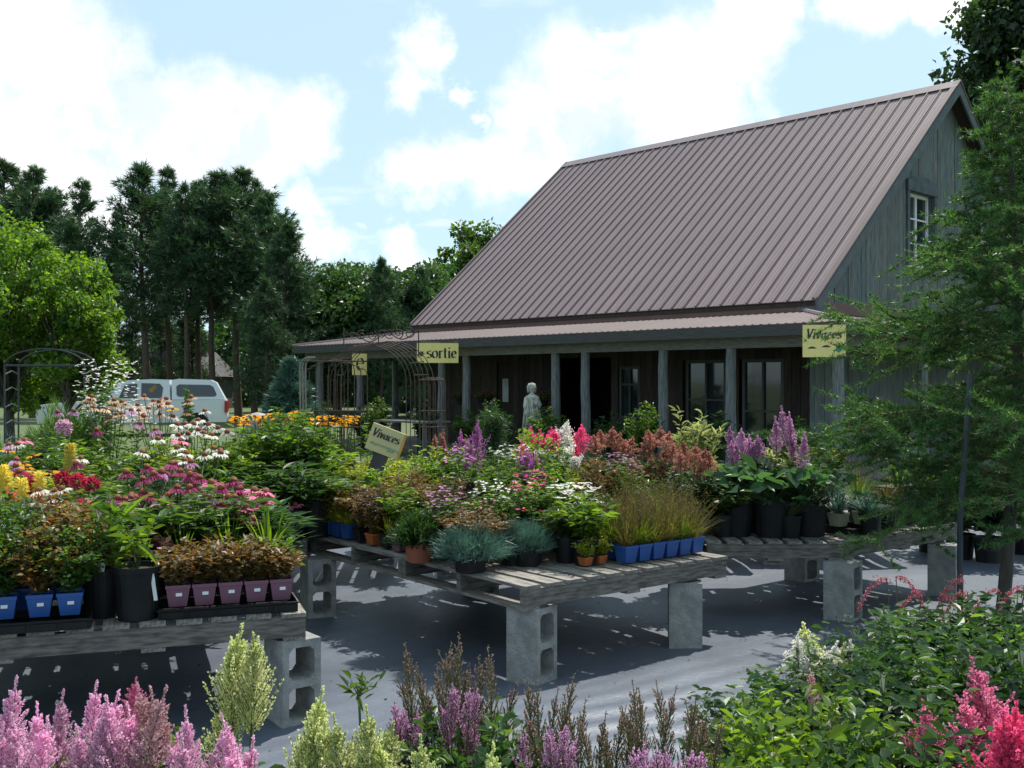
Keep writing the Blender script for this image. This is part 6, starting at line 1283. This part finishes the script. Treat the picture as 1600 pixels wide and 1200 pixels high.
# ------------------------------------------------------------------ porch things
def statue():
    u = u_at(831, -.6); x, y = uvw(u, -.6); t = thing('garden_statue', 'pale stone statue of a draped figure in front of the porch posts', 'statue', (x, y, 0), .5); ST = mat('pale_stone', (.46,.45,.40), .9, (.24,.25,.22), 14, bump=.8, bscale=30)
    g = G(); g.box(-.19, .19, -.19, .19, 0, .08); g.box(-.15, .15, -.15, .15, .081, .48); g.box(-.18, .18, -.18, .18, .481, .55); ob('pedestal', g.mesh('pedestal', ST), t)
    g = G(); g.lathe([(.165, .551), (.15, .62), (.135, .80), (.125, .95), (.10, 1.08), (.115, 1.16), (.135, 1.25), (.125, 1.30), (.06, 1.335), (.038, 1.36), (.038, 1.38), (.062, 1.41), (.072, 1.46), (.066, 1.51), (.04, 1.55), (.001, 1.56)], 28, wob=lambda th, z: 1+np.where(z < 1.05, .07*np.sin(th*9+z*4), .02*np.sin(th*2)))
    g.tubes([[(-.11, 0, 1.27), (-.16, -.02, 1.12), (-.15, -.05, .98), (-.13, -.09, .88)]], [[.046, .038, .03, .024]], 8, 0, True); g.tubes([[(.11, 0, 1.27), (.155, -.04, 1.13), (.09, -.13, 1.10), (.02, -.14, 1.17)]], [[.046, .038, .03, .024]], 8, 0, True)
    for k in range(9):      # cloak folds, hair and a small urn held at the chest
        a = .7*k; g.tubes([[(.12*math.cos(a), .11*math.sin(a), 1.22), (.15*math.cos(a+.2), .14*math.sin(a+.2), .95), (.17*math.cos(a), .16*math.sin(a), .60)]], [[.012, .022, .030]], 6, 0, True)
    for k in range(10):
        a = math.pi*k/9; g.tubes([[(.05*math.cos(a), .05*math.sin(a)*.9, 1.54), (.078*math.cos(a), .07*math.sin(a), 1.47), (.07*math.cos(a), .068*math.sin(a), 1.37)]], [[.018, .022, .016]], 6, 0, True)
    g.tubes([[(0, -.066, 1.475), (0, -.082, 1.455)]], [[.007, .011]], 6, 0, True); g.lathe([(.02, 1.12), (.045, 1.16), (.05, 1.2), (.03, 1.24), (.038, 1.26), (.001, 1.26)], 12, cx=.01, cy=-.15)
    ob('figure', g.mesh('figure', ST, True), t)
statue()
def basket(label, px, v, py, m, r=.28):
    u = u_at(px, v); x, y = uvw(u, v); z = Z(py, y); t = thing('hanging_basket', label, 'hanging basket', (x, y, z)); g = G(); g.lathe([(.02, -.16), (.12, -.13), (.17, 0), (.175, .0), (.15, -.01)], 14); ob('basket', g.mesh('basket', PLBLK), t)
    ob('foliage', fo('bask', lambda: stems_leaves(430, 30, 18, .18, .26, .06, .035, m=L_MID, prof=.8)), t, (0, 0, -.04), kind='stuff'); ob('blossoms', lily_cluster(46, r, .26, .04, m, px, -.08), t, kind='stuff')
    g = G(); ztop = ZP0-.17-z; g.tubes([[(-.15, 0, 0), (0, 0, .35), (0, 0, ztop)], [(.15, 0, 0), (.01, 0, .35), (.01, 0, ztop)]], .004, 4, 0); ob('hanger', g.mesh('hanger', DIRON), t)
basket('hanging basket of red geraniums left of the paired posts', 722, .75, 622, P_CRIM); basket('hanging basket of red geraniums under the middle of the porch', 757, .75, 622, P_CRIM)
basket('hanging basket with dark red flowers by the statue', 845, .8, 625, P_CRIM, .2); basket('hanging basket of violet petunias behind the arbour', 632, .75, 636, petal('violet', (.10,.06,.28), (.08,.04,.2))); basket('second hanging basket of violet petunias behind the arbour', 660, .75, 640, petal('violet', (.1,.06,.28)))
# plants along the foot of the porch
for i in range(12):
    u = .6+i*1.25; x, y = uvw(u, -.45-.25*(i % 3)); tx_ = ['below the corner post', 'left of the corner post', 'below the glazed window', 'between two right-hand posts', 'before the dark doorway', 'right of the statue', 'left of the statue', 'below the red baskets', 'behind the tan flower stalks', 'below the violet baskets', 'behind the arbour', 'at the left end of the porch'][i]
    place('porch_shrub', ['dark', 'green', 'loose green'][i % 3]+' shrub '+tx_, 'shrub', x, y, 0, leafy_big(i % 3, L_DARK if i % 2 else L_MID, 'ps%d' % (i % 2)), 'bigblack', fsc=(1.3, 1.3, 1.05+.15*(i % 3)))
# sales bench seen at the foot of the porch and a hanging light
x, y = uvw(9.6, -.8); t = thing('display_table', 'low grey display table in front of the porch left of the statue', 'table', (x, y, 0), TH)
g = G(); g.box(-.9, .9, -.35, .35, .72, .76); ob('table_top', g.mesh('table_top', WOODG), t)
lg = boxmesh('leg', WOODG, .07, .07, .72)
for a, b in ((-.8, -.28), (.8, -.28), (-.8, .28), (.8, .28)): ob('leg', lg, t, (a, b, 0))
# terracotta pots and shrubs at the far right
for i, (px, d, tp, lab) in enumerate([(1500,9.2,745,'shrub behind the black stake in the background'), (1545,9.0,740,'shrub behind the larch trunk in the background'), (1600,9.4,735,'shrub at the right edge in the background'), (1455,9.6,755,'shrub behind the sword-leaved plants')]):
    place('background_shrub', lab, 'shrub', X(px, d), d, 0, leafy_big(i % 3, L_DARK if i % 2 else L_MID, 'ps%d' % (i % 2)), 'bigblack', fsc=(1.2, 1.2, (Z(tp, d)-.22)/.7))
print('objects', len(bpy.data.objects))
